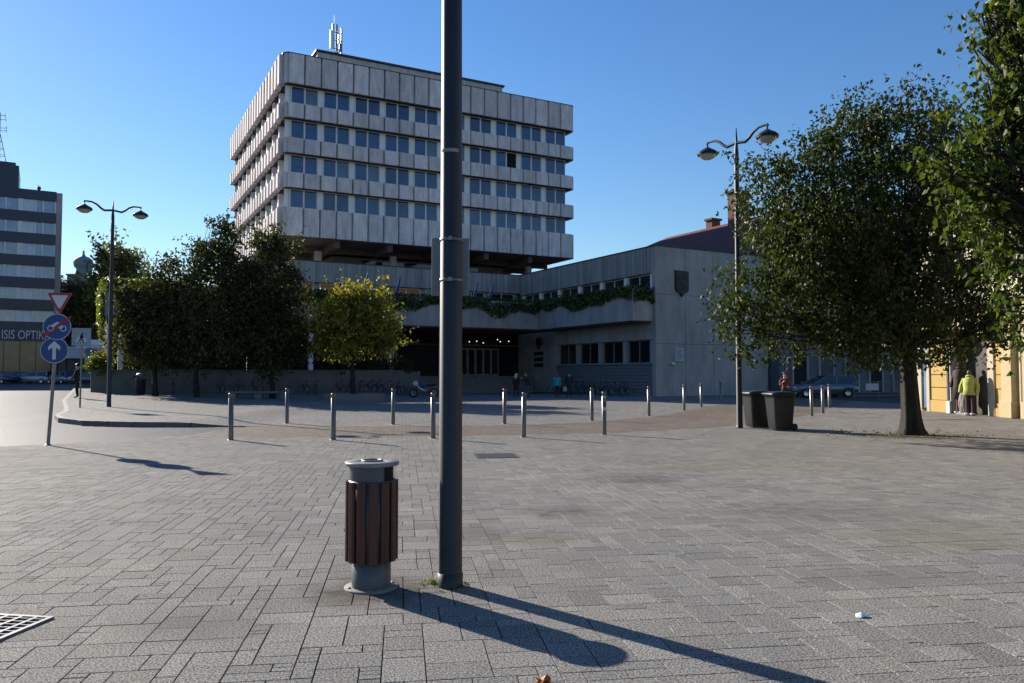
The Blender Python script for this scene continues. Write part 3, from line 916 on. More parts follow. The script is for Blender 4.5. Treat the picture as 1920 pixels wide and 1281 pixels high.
def big_trees():
    # linden in front of the yellow house
    x, y = gp(1711, 815)
    items = [(1425, 545, .85, -.3), (1378, 590, .55, .2), (1400, 640, .45, 0), (1470, 430, 1.05, .3), (1440, 340, .75, .2), (1520, 330, 1.0, 0), (1600, 265, 1.0, .4), (1640, 222, .55, .2), (1700, 240, .9, -.3),
             (1760, 212, .45, 0), (1790, 260, .7, .3), (1580, 430, 1.5, -.6), (1690, 400, 1.6, .5), (1540, 560, 1.3, .3), (1660, 560, 1.6, -.6), (1780, 470, 1.3, 0), (1790, 590, 1.1, .5),
             (1840, 560, .8, -.5), (1475, 610, .8, .7), (1600, 640, .7, -1.0), (1720, 640, .8, 1.1), (1560, 272, .5, 0), (1740, 330, 1.2, -1.2), (1620, 480, 1.5, 1.6), (1500, 480, 1.0, -1.1), (1860, 610, .55, 0)]
    bl = px_blobs((x, y, 0), y, items, 3)
    tree("linden_tree", "big broad dark green linden with flared trunk right of the two wheelie bins", (x, y, 0), bl, 76000, .118, LEAF_LIN, BARK, .185, 2.3, 21, hang=.7, flare=1.75, spread=.2, trunk_top=(-.05, .1, 2.3), floor=1.75)
    # nearer tree reaching in from the right edge
    x, y = 9.6, 10.6
    items = [(1925, 30, .5, 0), (1875, 55, .14, 0), (1920, 180, .5, .1), (1845, 90, .15, -.2), (1875, 130, .2, .2), (1890, 240, .42, 0), (1905, 330, .55, -.3), (1810, 295, .24, -.2), (1725, 290, .2, -.1), (1765, 320, .24, .2), (1800, 355, .28, .1), (1840, 350, .3, -.2), (1830, 400, .26, -.4), (1860, 300, .3, .3), (1910, 440, .45, .3), (1895, 520, .34, .2),
             (1915, 590, .35, 0), (1915, 110, .4, .5), (1895, 25, .4, .1), (1868, 70, .22, .2), (1885, 165, .34, -.1), (1850, 215, .3, .2), (1835, 265, .28, -.2), (1875, 290, .4, .3), (1860, 380, .35, .2), (2060, 60, 1.0, 0), (2050, 260, 1.0, .3), (2080, 430, 1.1, 0), (2150, 200, 1.6, 0), (2250, 350, 1.5, .4), (2200, 30, 1.4, 0)]
    bl = px_blobs((x, y, 0), y, items, 5)
    tree("linden_tree", "nearer linden whose leafy branches hang in over the yellow house at the picture edge", (x, y, 0), bl, 36000, .115, LEAF_NEAR, BARK, .2, 2.6, 22, hang=.8, spread=.16, trunk_top=(0, 0, 2.6))
big_trees()

def forecourt_trees():
    def local(px, d, top_items, seed, *a, **k):
        pass
    specs = [
        ("maple_tree", "low russet green tree at the left end of the terrace wall, beside the left lamp", 292, 46.5, [(268, 575, 1.4, 0), (300, 535, 1.0, 0), (330, 600, 1.5, 0), (260, 620, 1.3, .4), (240, 560, .8, 0), (300, 650, 1.2, 0), (245, 650, .6, 0)], 15000, LEAF_DK, 31),
        ("maple_tree", "tall dark green tree with ragged top in the middle of the terrace wall trees", 370, 46.0, [(345, 530, 1.0, 0), (318, 492, .35, 0), (360, 480, .6, 0), (400, 475, 1.1, .3), (425, 430, .6, 0), (420, 450, .9, 0), (395, 560, 2.2, 0), (440, 520, 1.4, 0), (350, 600, 1.7, .3), (430, 620, 1.8, -.3), (375, 640, 1.3, 0), (400, 420, .4, 0), (450, 570, 1.5, .4)], 26000, LEAF_DK, 32),
        ("hornbeam_tree", "narrow upright dark green tree standing left of the yellow crowned tree", 512, 46.0, [(500, 450, .8, 0), (488, 440, .4, 0), (530, 470, .8, 0), (510, 520, 1.35, 0), (490, 570, 1.35, 0), (535, 575, 1.3, .2), (500, 640, 1.5, 0), (545, 640, 1.2, 0), (550, 520, .5, 0), (480, 500, .7, 0)], 19000, LEAF_DK, 33),
        ("maple_tree", "small round yellow crowned maple in the raised ring planter", 664, 45.0, [(640, 585, 1.25, 0), (690, 580, 1.2, .3), (612, 612, .95, 0), (715, 615, .95, 0), (660, 625, 1.3, -.3), (665, 556, .6, 0), (606, 645, .65, 0), (722, 645, .7, 0), (698, 552, .45, .2), (622, 568, .45, 0), (740, 630, .35, 0), (665, 600, 1.4, .4), (590, 615, .35, 0)], 17000, LEAF_YEL, 34),
    ]
    for (nm, lab, px, Y, items, n, mt, sd) in specs:
        x = (px - 960) / FPX * Y
        g = surf(x, Y)
        bl = px_blobs((x, Y, g), Y, items, sd)
        tree(nm, lab, (x, Y, g), bl, n, .21, mt, BARK, .13, 2.1, sd, hang=.45, flare=1.35, spread=.30, floor=.9 if sd != 34 else 2.0)
forecourt_trees()

def far_trees():
    specs = [("plane_tree", "distant plane tree with sunlit crown between the lamp and the high rise", 178, 118, [(178, 565, 2.8, 0), (195, 540, 2.2, 0), (165, 590, 2.8, 0), (185, 600, 3.4, 0), (152, 580, 1.8, 0), (205, 565, 2.6, 0), (145, 612, 2.2, 0)], 41),
             ("plane_tree", "distant loose topped tree behind the left lamp post", 228, 112, [(215, 500, 2.6, 0), (240, 500, 2, 0), (225, 540, 3.5, 0), (205, 490, 1.6, 0), (255, 490, 1.2, 0), (245, 560, 3, 0)], 42),
             ("plane_tree", "distant low tree against the side of the high rise", 125, 116, [(122, 570, 2.6, 0), (118, 600, 2.6, 0), (132, 615, 2.8, 0), (112, 550, 1.2, 0)], 43)]
    for nm, lab, px, Y, items, sd in specs:
        x = (px - 960) / FPX * Y; g = gz(x, Y)
        bl = px_blobs((x, Y, g), Y, items, sd)
        tree(nm, lab, (x, Y, g), bl, 11000, .55, LEAF_MID, BARK, .35, 6, sd, spread=.75, floor=3, hang=.3)
far_trees()

def vines():
    rg = np.random.default_rng(9)
    def strip(x0, y0, x1, y1, z, nrm, n, drop, seed, droopy):
        L = math.hypot(x1 - x0, y1 - y0)
        t = rg.uniform(0, 1, n)
        s = t * L
        dr = drop * (.35 + .4 * (np.sin(s * 1.7 + seed) * .5 + .5) + .5 * (np.sin(s * .63 + 2 * seed) * .5 + .5) ** 2)
        k = rg.uniform(0, 1, n) ** 1.2
        zz = z + .28 - k * (dr + .3)
        out = rg.uniform(.02, .28, n) + rg.normal(size=n) * .03
        top = k < .25
        out[top] -= rg.uniform(0, .5, top.sum())
        x = x0 + (x1 - x0) * t + nrm[0] * out; y = y0 + (y1 - y0) * t + nrm[1] * out
        return np.stack([x, y, zz], 1)
    W = lambda P: np.array([LW(p[0], p[1], p[2]) for p in P])
    P1 = np.concatenate([strip(-24.5, -6.2, -1.5, -6.2, 7.5, (0, -1), 5200, 1.05, 1, 1)])
    tag(put("hanging_ivy", leaf_mesh("hanging_ivy", W(P1), .24, LEAF_IVY, .8, 3)), "dark green ivy trailing over the balcony edge above the entrance", "ivy")
    P2 = np.concatenate([strip(-1.75, -18.9, -1.75, -6.2, 7.5, (-1, 0), 3600, .85, 2, 1), strip(-1.7, -19.0, -.1, -19.0, 7.5, (0, -1), 700, 1.1, 3, 1)])
    tag(put("hanging_ivy", leaf_mesh("hanging_ivy", W(P2), .24, LEAF_IVY, .8, 4)), "dark green ivy trailing over the side balcony that ends beside the shield wall", "ivy")
    P3 = strip(-34.0, -6.2, -34.0, -1.0, 7.5, (-1, 0), 2600, 3.6, 1.2, 1)
    P3b = strip(-34.0, -6.2, -29.5, -6.2, 7.5, (0, -1), 1300, .8, 2.2, 1)
    tag(put("hanging_ivy", leaf_mesh("hanging_ivy", W(np.concatenate([P3, P3b])), .24, LEAF_IVY_Y, .8, 5)), "sunlit yellow green ivy curtain on the far left end of the balcony", "ivy")
    # shrubs on the terrace wall
    names = ["first", "second", "third", "fourth", "fifth", "sixth", "seventh", "eighth"]
    for i, x in enumerate((-34.2, -31.9, -30.0, -27.0, -23.6, -18.8, -16.2, -14.0)):
        r = .75 if i else .5
        p = LW(x, -5.5 if i else -5.9, 1.72)
        t = thing("shrub", "%s shrub from the left in the planter along the terrace wall" % names[i], "shrub", p, 0, "shrubs along the terrace wall")
        bl = [(0, 0, .55, r * 1.2, r, .7), (r * .7, .1, .35, r * .8, r * .7, .5), (-r * .6, -.1, .3, r * .8, r * .7, .5)]
        put("foliage", leaf_mesh("foliage", blob_points(bl, 2200, rg, 11, .16), .17, LEAF_IVY_Y if i == 0 else LEAF_DK, .1, 60 + i), t)
        b = MB()
        for k in range(5): b.tube([(random.uniform(-.1, .1), random.uniform(-.1, .1), 0), (random.uniform(-.7, .7), random.uniform(-.5, .5), .8)], [.03, .008], 5)
        b.build("stem", BARK, t)
vines()

def weeds():
    rg = np.random.default_rng(77)
    lf = leafmat("weed_leaf", (0.06, 0.09, 0.02), (0.17, 0.20, 0.05), .35, .5)
    pts = []
    px, py = gp(845, 1098)
    for k in range(16):
        a = rg.uniform(0, 2 * pi); r = rg.uniform(.09, .14) if rg.random() < .7 else rg.uniform(.14, .3)
        c = np.array([px + r * cos(a), py + r * sin(a), .004])
        if k < 5: c = np.array([px - .14 + rg.normal() * .025, py + .06 + rg.normal() * .03, .004])
        pts.append(c + rg.normal(size=(9, 3)) * np.array([.016, .016, .010]))
    P = np.concatenate(pts); P[:, 2] = np.abs(P[:, 2]) + .003
    tag(put("weeds", leaf_mesh("weeds", P, .022, lf, -.6, 8)), "small green weeds growing at the foot of the nearest pole", "weeds", kind="stuff")
    rg = np.random.default_rng(78)
    P = []
    tx, ty = gp(1711, 815)
    for k in range(420):
        a = rg.uniform(0, 2 * pi); r = abs(rg.normal()) * 1.0 + .3
        P.append((tx + r * cos(a) * 1.5, ty + r * sin(a), .012))
    lf2 = leafmat("dry_leaf", (0.07, 0.045, 0.02), (0.20, 0.14, 0.05), .2, .6)
    tag(put("fallen_leaves", leaf_mesh("fallen_leaves", np.array(P), .055, lf2, 0, 8)), "dry fallen leaves scattered on the paving under the big linden", "leaves", kind="stuff")
    # one orange leaf near the camera
    lm = M("orange_leaf", (0.36, 0.10, 0.02), .6, var=.3, scale=20)
    b = MB(); pts = []
    for k in range(22):
        th = 2 * pi * k / 22
        r = .045 * (.62 + .38 * abs(cos(2.5 * th)))
        pts.append((r * cos(th), r * sin(th), .012 + .012 * sin(3 * th)))
    b.add([(0, 0, .006)] + pts, [(0, 1 + k, 1 + (k + 1) % 22) for k in range(22)])
    b.tube([(0, 0, .006), (-.05, -.02, .006), (-.075, -.03, .014)], .0018, 5)
    lx, ly = gp(1018, 1279)
    tag(b.build("maple_leaf", lm, None, (lx, ly, 0.002), .4), "single curled orange maple leaf lying on the paving close to the camera", "leaf")
    b = MB()
    wv = [(-.045, -.01, .0), (-.03, .022, .012), (0, .03, .006), (.035, .018, .016), (.05, -.012, .004), (.02, -.028, .012), (-.02, -.03, .003)]
    b.add([(0, 0, .028)] + wv, [(0, 1 + k, 1 + (k + 1) % 7) for k in range(7)])
    b.add([(0, 0, .0)] + wv, [(0, 1 + (k + 1) % 7, 1 + k) for k in range(7)])
    lx, ly = gp(1615, 1157)
    tag(b.build("paper_scrap", M("white_paper", (.75, .75, .76), .8, var=.05), None, (lx, ly, .003), .2), "crumpled white paper scrap lying on the paving at the lower right", "litter")
weeds()
# ------------------------------------------------------------------ lettering
def text_mesh(s, size, depth, mat):
    cu = bpy.data.curves.new("lettering", 'FONT')
    cu.body = s; cu.size = size; cu.extrude = depth; cu.align_x = 'CENTER'; cu.align_y = 'CENTER'; cu.resolution_u = 3
    o = bpy.data.objects.new("lettering", cu); COL.objects.link(o)
    dg = bpy.context.evaluated_depsgraph_get(); dg.update()
    me = bpy.data.meshes.new_from_object(o.evaluated_get(dg))
    bpy.data.objects.remove(o); bpy.data.curves.remove(cu)
    me.materials.clear(); me.materials.append(mat)
    me.transform(Matrix.Rotation(R(90), 4, 'X'))      # stands in the xz plane, faces -y
    return me

# ------------------------------------------------------------------ left high-rise, pavilion, church, old houses
NAVY = M("navy_spandrel", (0.013, 0.022, 0.048), .35, var=.1)
PALEPANEL = M("pale_curtained_glass", (0.46, 0.54, 0.64), .2, var=.22, scale=1.2, stretch=(3, 1, .6))
BLUEPANE = M("blue_grey_pane", (0.15, 0.23, 0.35), .12, var=.35, scale=.8, ior=1.8)
LILAC = M("lilac_fascia", (0.42, 0.42, 0.50), .6, var=.06)
def high_rise():
    Y = 112.0
    cx, _, _ = dp(108, 480, Y)
    A = R(31)
    root = thing("high_rise", "dark blue banded office high rise with pale windows at the left edge", "building", (cx, Y, 0), A)
    zp = lambda py: dp(100, py, Y)[2]
    top, Lx = zp(361), 44.0
    b = MB(); b.box(-Lx, .3, .2, -.3, 16, top - .3, 0); b.build("core_wall", NAVY, root)
    b = MB(); b.box(-.295, .0, .2, .45, 16, top - .1); b.build("end_wall", CONC, root)
    rows = [(378.6, 401), (419.6, 441), (460, 482), (501, 523), (542.5, 563.5), (584, 605)]
    prev = top
    for (a, c) in rows:
        za, zc = zp(a), zp(c)
        m = MB(); m.box(-Lx, -.12, za, -.3, .298, prev); m.build("spandrel_band", NAVY, root)
        prev = zc
        x = -.32; i = 0
        while x > -Lx + 5:
            f = MB(); panes = []
            for w, blind in ((1.35, False), (.75, False), (1.45, i % 3 == 0)):
                f.box(x - .16, .05, zc + .01, x, .29, za - .01); x -= .16
                p = MB(); p.box(x - w, .18, zc + .01, x, .26, za - .01); panes.append((p, blind)); x -= w
            i += 1
            f.box(x - .42, .06, zc + .01, x, .29, za - .01); x -= .42
            wn_ = f.build("window", FRAME, root)
            for p, blind in panes: p.build("drawn_blind" if blind else "pane", PALEPANEL if blind else BLUEPANE, wn_)
    m = MB(); m.box(-Lx, -.12, zp(622), -.3, .298, prev); m.build("spandrel_band", NAVY, root)
    # rooftop block
    m = MB(); m.box(-Lx, 2, top - .3, -5.0, 11, zp(314)); m.box(-Lx, 2, zp(314) + .003, -5.4, 11, zp(309)); m.build("roof_plant_room", NAVY, root)
    # podium with shop sign
    pb = MB(); pb.box(-Lx, -1.6, zp(641), 1.2, .28, zp(621)); pb.build("shop_fascia", M("plum_fascia", (0.06, 0.045, 0.09), .5), root)
    gl = MB(); gl.box(-Lx, -1.2, .3, 1.0, .27, zp(641) - .01); gl.build("shopfront", M("shopfront_glass", (0.09, 0.085, 0.07), .12, var=.7, scale=.35), root)
    fr = MB()
    for i in range(14): fr.box(-.5 - i * 1.9, -1.26, .3, -.42 - i * 1.9, -1.2, zp(642))
    fr.build("shopfront_frame", DARKSTEEL, root)
    tm = text_mesh("ISIS OPTIKA", 1.75, .05, M("pale_letters", (.55, .55, .62), .5))
    tm.transform(Matrix.Diagonal((.64, 1, 1, 1)))
    put("lettering", tm, root, (-3.55, -1.68, zp(631)))
    # mast on its roof
    mp = root.matrix_basis @ Vector((-7.45, 3, zp(309)))
    t = thing("antenna_mast", "thin lattice antenna mast with crossed aerials on the high rise roof", "antenna", mp, 0)
    b = MB()
    for a in range(3):
        th = a * 2.094
        b.tube([(1.0 * cos(th), 1.0 * sin(th), 0), (.1 * cos(th), .1 * sin(th), 4)], .05, 5)
    b.tube([(0, 0, 0), (0, 0, 7.2)], .05, 6)
    for z in (1, 2, 3): b.ring((0, 0, z), (0, 0, 1), .85 - z * .2, .03, 12, 4)
    b.build("mast", DARKSTEEL, t)
    b = MB()
    for z, w in ((6.8, .6), (6.2, .7), (5.0, .8), (4.6, .8)):
        b.tube([(-w, 0, z), (w, .2, z)], .04, 5); b.tube([(w, .2, z - .3), (w, .2, z + .3)], .03, 5)
    b.build("aerial", DARKSTEEL, t)
    wp = root.matrix_basis @ Vector((-2.6, 1.0, top - .1))
    b = MB(); b.tube([(0, 0, 0), (0, 0, 1.1)], .05, 6); b.ball((.2, -.1, .55), (.3, .1, .3), 10, 6)
    tag(b.build("satellite_dish", DARKSTEEL, None, wp), "small dish aerial on a stub pole on the high rise roof edge", "antenna")
high_rise()

def pavilion():
    Y = 98.0
    x0 = dp(96, 660, Y)[0]; x1 = dp(300, 660, Y)[0]
    z = lambda py: dp(160, py, Y)[2]
    root = thing("shop_pavilion", "low flat shop pavilion with a long pale lettered fascia behind the parked cars", "building", (x0, Y, 0), R(4))
    L = x1 - x0
    b = MB(); b.box(0, .6, .1, L, 9, z(672)); b.build("wall", M("dark_shop_wall", (0.05, 0.05, 0.06), .5, var=.3), root)
    b = MB(); b.box(-.3, -.2, z(672) + .01, L, .6, z(653)); b.box(-.4, -.3, z(653) + .003, L, 9, z(650.5), 1); b.build("fascia", [LILAC, FRAME], root)
    tm = text_mesh("Otthon Centrum", .95, .04, M("black_letters", (.02, .02, .02), .5))
    put("lettering", tm, root, (8.3, -.26, (z(672) + z(653)) / 2 + .05))
    m = MB()
    for i in range(12): m.box(.4 + i * 1.1, .5, .2, .5 + i * 1.1, .58, z(673))
    m.build("window_frame", DARKSTEEL, root)
    m = MB(); m.box(2.0, 1.2, z(650) - .02, 5.0, 3.4, z(636), bev=.3); m.build("roof_unit", FRAME, root)
    # green cross style round sign hung in front
    wp = root.matrix_basis @ Vector((5.0, -.9, z(662)))
    b = MB(); b.slab([(.55 * cos(t * pi / 10), .55 * sin(t * pi / 10) + .1) for t in range(20)], -.06, .06); b.box(-.55, -.05, -1.1, .55, .05, -.6)
    tag(b.build("hanging_sign", M("teal_sign", (.06, .14, .19), .5), None, wp, R(4)), "round teal hanging sign in front of the lettered pavilion fascia", "sign")
pavilion()

def church():
    Y = 320.0
    x, _, zt = dp(157, 470, Y)
    z = lambda py: dp(157, py, Y)[2]
    root = thing("church_tower", "distant church tower with a rounded copper dome above the trees", "church", (x, Y, 0))
    b = MB(); b.box(-4.2, -4.2, 0, 4.2, 4.2, z(519)); b.box(-4.6, -4.6, z(519) + .01, 4.6, 4.6, z(516)); b.build("belfry", M("old_stone", (.22, .20, .19), .9), root)
    r = 3.4
    zb, zm, ztop = z(516), z(495), z(476)
    b = MB(); b.lathe([(3.4, zb), (3.0, z(512)), (2.7, z(508)), (2.6, z(505)), (3.5, z(500)), (3.75, z(493)), (3.3, z(487)), (2.2, z(483)), (1.0, z(481)), (.5, z(478)), (.35, z(474)), (.5, z(472.5)), (.08, z(470)), (.0, z(466))], 20)
    b.build("dome", M("grey_copper", (.17, .20, .24), .6, var=.15), root)
church()

RED = M("red_roof_tiles", (0.10, 0.024, 0.018), .85, var=.35, scale=2.5, bump=.5, bscale=8)
BRICK = M("dark_red_brick", (0.16, 0.07, 0.055), .9, var=.35, scale=9, bump=.5, bscale=20)
def old_house():
    root = thing("town_house", "shaded old town house with dark red hipped roof behind the shield wall", "building", (ICX, ICY, 0), TH)
    x0, x1, y0, y1, ze, zr = 11.2, 34.0, -20.2, 13.0, 11.2, 17.0
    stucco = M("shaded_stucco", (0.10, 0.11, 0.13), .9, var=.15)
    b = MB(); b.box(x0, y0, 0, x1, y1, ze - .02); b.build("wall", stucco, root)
    xm = (x0 + x1) / 2
    b = MB(); e = .6
    vs_ = [(x0 - .25, y0 - e, ze), (x1 + e, y0 - e, ze), (x1 + e, y1 + e, ze), (x0 - .25, y1 + e, ze), (xm, y0 + 10, zr), (xm, y1 - 7, zr)]
    b.add(vs_, [(0, 1, 4), (1, 2, 5, 4), (2, 3, 5), (3, 0, 4, 5), (3, 2, 1, 0)])
    rf = b.build("roof", RED, root)
    def chim(px, py0, py1, Y, w, d):
        x, y, zt = dp(px, py0, Y); zb = dp(px, py1, Y)[2]
        lx = (x - ICX) * cos(TH) + (y - ICY) * sin(TH); ly = -(x - ICX) * sin(TH) + (y - ICY) * cos(TH)
        m = MB(); m.box(lx - w / 2, ly - d / 2, zb - 3, lx + w / 2, ly + d / 2, zt - .22); m.box(lx - w / 2 - .15, ly - d / 2 - .15, zt - .217, lx + w / 2 + .15, ly + d / 2 + .15, zt, 1)
        m.build("chimney", [BRICK, CONC_DK], rf)
    chim(1384, 359, 420, 78, 1.8, 1.1)
    chim(1337, 411, 425, 84, 1.2, .9)
    m = MB(); m.box(14.2, -5, ze + .6, 15.6, -3.6, ze + 2.0); m.build("roof_hatch", DARKSTEEL, rf)
    # openings on the alley front, framed pilasters, shutters
    sh = M("slatted_shutter", (0.05, 0.058, 0.068), .7, var=.2, scale=14, stretch=(.05, .05, 1))
    for i in range(7):
        x = 12.6 + i * 3.0
        f = MB(); f.box(x - .14, y0 - .14, .1, x, y0 - .002, 4.2); f.box(x + 1.5, y0 - .14, .1, x + 1.64, y0 - .002, 4.2); f.box(x - .14, y0 - .141, 4.203, x + 1.64, y0 - .002, 4.4)
        w = f.build("window", CONC, root)
        s = MB(); s.box(x, y0 - .05, .5 if i % 3 else .1, x + 1.5, y0 - .004, 4.2); s.build("shutter" if i % 3 else "doorway", sh if i % 3 else BLACK, w)
    for i in range(6):
        x = 12.6 + i * 3.6
        f = MB(); f.box(x - .12, y0 - .12, 6.0, x + 1.42, y0 - .002, 8.8)
        w = f.build("window", CONC, root)
        s = MB(); s.box(x, y0 - .13, 6.12, x + 1.3, y0 - .121, 8.6); s.build("pane", GLASS_DK, w)
    m = MB(); m.box(x0 + .01, y0 - .3, 5.0, x1, y0 - .003, 5.25); m.box(x0 + .01, y0 - .5, ze - .55, x1, y0 - .003, ze - .03); m.build("cornice", CONC, root)
old_house()

YEL = M("yellow_stucco", (0.40, 0.275, 0.088), .88, var=.09, scale=1.2, bump=.15, bscale=40, grain=.06, gscale=40)
YELP = M("pale_yellow_trim", (0.42, 0.34, 0.20), .85, var=.08)
CREAM = M("cream_stone_trim", (0.40, 0.35, 0.27), .85, var=.07)
YEL_BLOWN = M("overexposed_yellow_stucco", (0.48, 0.43, 0.33), .88, var=.05)  # same yellow stucco, paled so the colour itself carries the overexposure
def yellow_house():
    root = thing("yellow_house", "sunlit yellow town house with ruled stucco, pilasters and an open shop doorway", "building", (17.46, 32.8, 0), math.atan2(-.9975, .07))
    H = 15.0
    b = MB()                                                   # local x runs along the front towards the camera, -y is outwards
    b.box(-1.2, .12, 0, 1.55, 10, 4.2); b.box(3.55, .12, 0, 32, 10, 4.2); b.box(1.552, .12, 3.3, 3.548, 10, 4.2); b.box(1.552, .7, 0, 3.548, 10, 3.298)
    b.build("wall", YEL, root)
    b = MB(); b.box(-1.2, .12, 4.203, 4.9, 10, 8.4); b.box(4.902, .12, 4.203, 32, 10, H); b.build("upper_wall", YEL_BLOWN, root)
    # ruled courses
    for x0_, x1_ in ((0.02, 1.16), (4.0, 4.62)) + tuple((6.6 + q * 4.2, 9.0 + q * 4.2) for q in range(5)):
        c = MB()
        for k in range(7):
            z0 = .5 + k * .52
            c.box(x0_, .0, z0, x1_, .118, z0 + .495, bev=.012)
        c.box(x0_ - .02, -.04, 0.0, x1_ + .02, .118, .49, bev=.012)
        c.build("ruled_stucco", YEL, root)
    p = MB()
    for x, w in ((4.66, .55), (5.72, .5)):
        p.box(x, -.3, 0, x + w, .118, 4.1, bev=.02); p.box(x - .05, -.36, 0, x + w + .05, .118, .6, bev=.02); p.box(x - .06, -.38, 4.1, x + w + .06, .118, 4.4, bev=.02)
    p.build("pilaster", YELP, root)
    q = MB()
    q.box(1.22, -.03, 0, 1.55, .5, 3.3, bev=.015); q.box(3.56, -.03, 0, 3.92, .5, 3.3, bev=.015); q.box(1.2, -.05, 3.303, 3.94, .5, 3.6, bev=.015)
    for x in (1.3, 3.5): q.slab([(x, 3.3), (x + .3, 3.3), (x + .35, 3.05), (x + .05, 2.8)], -.35, .1)
    q.build("door_surround", CREAM, root)
    q = MB(); q.box(-.9, -.02, 0.1, -.62, .118, 3.0); q.box(-.2, -.06, 0, 0.0, .118, 3.3); q.box(-.9, -.02, 3.003, -.2, .118, 3.2); g = MB()
    g.box(-.62, .05, .15, -.2, .1, 3.0)
    w = q.build("shop_window", CREAM, root); g.build("pane", BLUEPANE, w)
    k = MB(); k.box(-1.2, -.35, 4.2, 32, .119, 4.55, bev=.03); k.box(4.8, -.7, H - .6, 32, .119, H, bev=.05); k.box(-1.3, -.4, 8.1, 4.89, .119, 8.45, bev=.05); k.build("cornice", CREAM, root)
    for i in range(8):
        for z0 in (5.4, 9.9):
            x = .6 + i * 3.1
            if i < 2 and z0 > 6: continue
            f = MB(); f.box(x, -.08, z0, x + .15, .118, z0 + 2.4); f.box(x + 1.25, -.08, z0, x + 1.4, .118, z0 + 2.4); f.box(x - .05, -.14, z0 + 2.403, x + 1.45, .118, z0 + 2.65); f.box(x - .08, -.16, z0 - .12, x + 1.48, .118, z0 - .003); f.box(x + .66, 0, z0, x + .74, .118, z0 + 2.4)
            w = f.build("window", CREAM, root)
            g = MB(); g.box(x + .15, .06, z0, x + .66, .117, z0 + 2.4); g.box(x + .74, .06, z0, x + 1.25, .117, z0 + 2.4); g.build("pane", GLASS_DK, w)
    d = MB(); d.tube([(5.45, -.1, 0), (5.45, -.1, H - .6)], .07, 8); d.build("downpipe", CREAM, root)
    i_ = MB(); i_.box(1.56, .52, 0, 3.54, .69, 3.29); i_.build("shop_interior", M("dim_shop_wall", (.06, .05, .045), .8, var=.7, scale=2.5), root)
    W = lambda x, y, z: root.matrix_basis @ Vector((x, y, z))
    b = MB(); b.box(0, -.03, .5, .1, .03, 2.7); b.box(-.06, -.04, 0, .16, .05, .48, 1)
    tag(b.build("upright_sign", [M("dark_blue_sign", (.03, .035, .09), .5), FRAME], None, W(1.32, -.12, 0), root.rotation_euler.z), "narrow dark blue upright sign standing left of the shop doorway", "sign")
    # white lettering seen at the tree trunk edge: a dark board with a column of letters
    x, y, _ = dp(1719, 720, 34.0)
    bo = thing("letter_board", "tall dark board with a column of white letters beside the linden trunk", "sign", (x, y, 0), R(-12))
    b = MB(); b.box(-.17, -.03, .05, .17, .03, 2.45); b.build("board", DARKSTEEL, bo)
    for k, ch in enumerate("ILLATAI"):
        put("lettering", text_mesh(ch, .24, .012, FRAME), bo, (0.02, -.045, 2.2 - k * .17))
    # mannequins and clothes at the door
    skin = M("dark_mannequin", (.05, .04, .035), .5)
    def mannequin(label, loc, rz, col, h=1.72, trousers=(.05, .02, .03), longc=False):
        t = thing("mannequin", label, "mannequin", loc, rz, "clothes displays at the shop door")
        s = h / 1.72
        b = MB(); b.lathe([(.0, 0), (.2, 0.0), (.2, .015), (.02, .03)], 16); b.tube([(0, 0, .02), (0, 0, .5)], .015, 6)
        b.ball((0, 0, 1.60 * s), (.085, .1, .12), 12, 8); b.tube([(0, 0, 1.38 * s), (0, 0, 1.52 * s)], .05, 8)
        b.build("stand", skin, t)
        b = MB()
        b.lathe([(0.05, 1.45 * s), (.12, 1.44 * s), (.21, 1.38 * s), (.23, 1.2 * s), (.22, 1.0 * s), (.26, .78 * s if not longc else .5 * s), (.24, .77 * s if not longc else .5 * s)], 16)
        for sx in (-1, 1):
            b.tube([(sx * .18, 0, 1.39 * s), (sx * .29, -.03, 1.12 * s), (sx * .31, -.12, .86 * s)], [.08, .075, .06], 8)
        b.ring((0, .0, 1.46 * s), (0, .3, 1), .1, .045, 14, 6)
        jk = b.build("jacket", M("jacket_cloth", col, .8, var=.25, scale=9), t)
        b = MB()
        for sx in (-1, 1): b.tube([(sx * .09, 0, .85 * s), (sx * .1, 0, .45 * s), (sx * .1, -.01, .1)], [.1, .075, .06], 8)
        b.build("trousers", M("trouser_cloth", trousers, .8), t)
        b = MB()
        for sx in (-1, 1): b.box(sx * .1 - .05, -.2, 0.02, sx * .1 + .05, .07, .11, bev=.03)
        b.build("shoe", FRAME, t)
    rzf = root.rotation_euler.z
    mannequin("mannequin in a bright yellow green hooded jacket outside the shop door", W(3.25, -.5, 0), rzf + .6, (.36, .39, .09))
    mannequin("mannequin in a dark brown coat in the left side of the shop doorway", W(2.0, -.05, 0), rzf + .3, (.035, .027, .022), 2.1, (.10, .02, .03), True)
    b = MB()
    for k in range(9): b.ball((.1 * (k % 3), -.03 * (k % 2), .3 + .13 * (k // 3)), (.1, .12, .3), 8, 6)
    b.box(-.2, -.15, 0, .5, .15, .06)
    tag(b.build("clothes_heap", M("grey_cloth", (.22, .21, .20), .9, var=.4, scale=6), None, W(2.25, -.15, 0), rzf), "grey bundle of hanging clothes between the two mannequins", "clothes")
yellow_house()
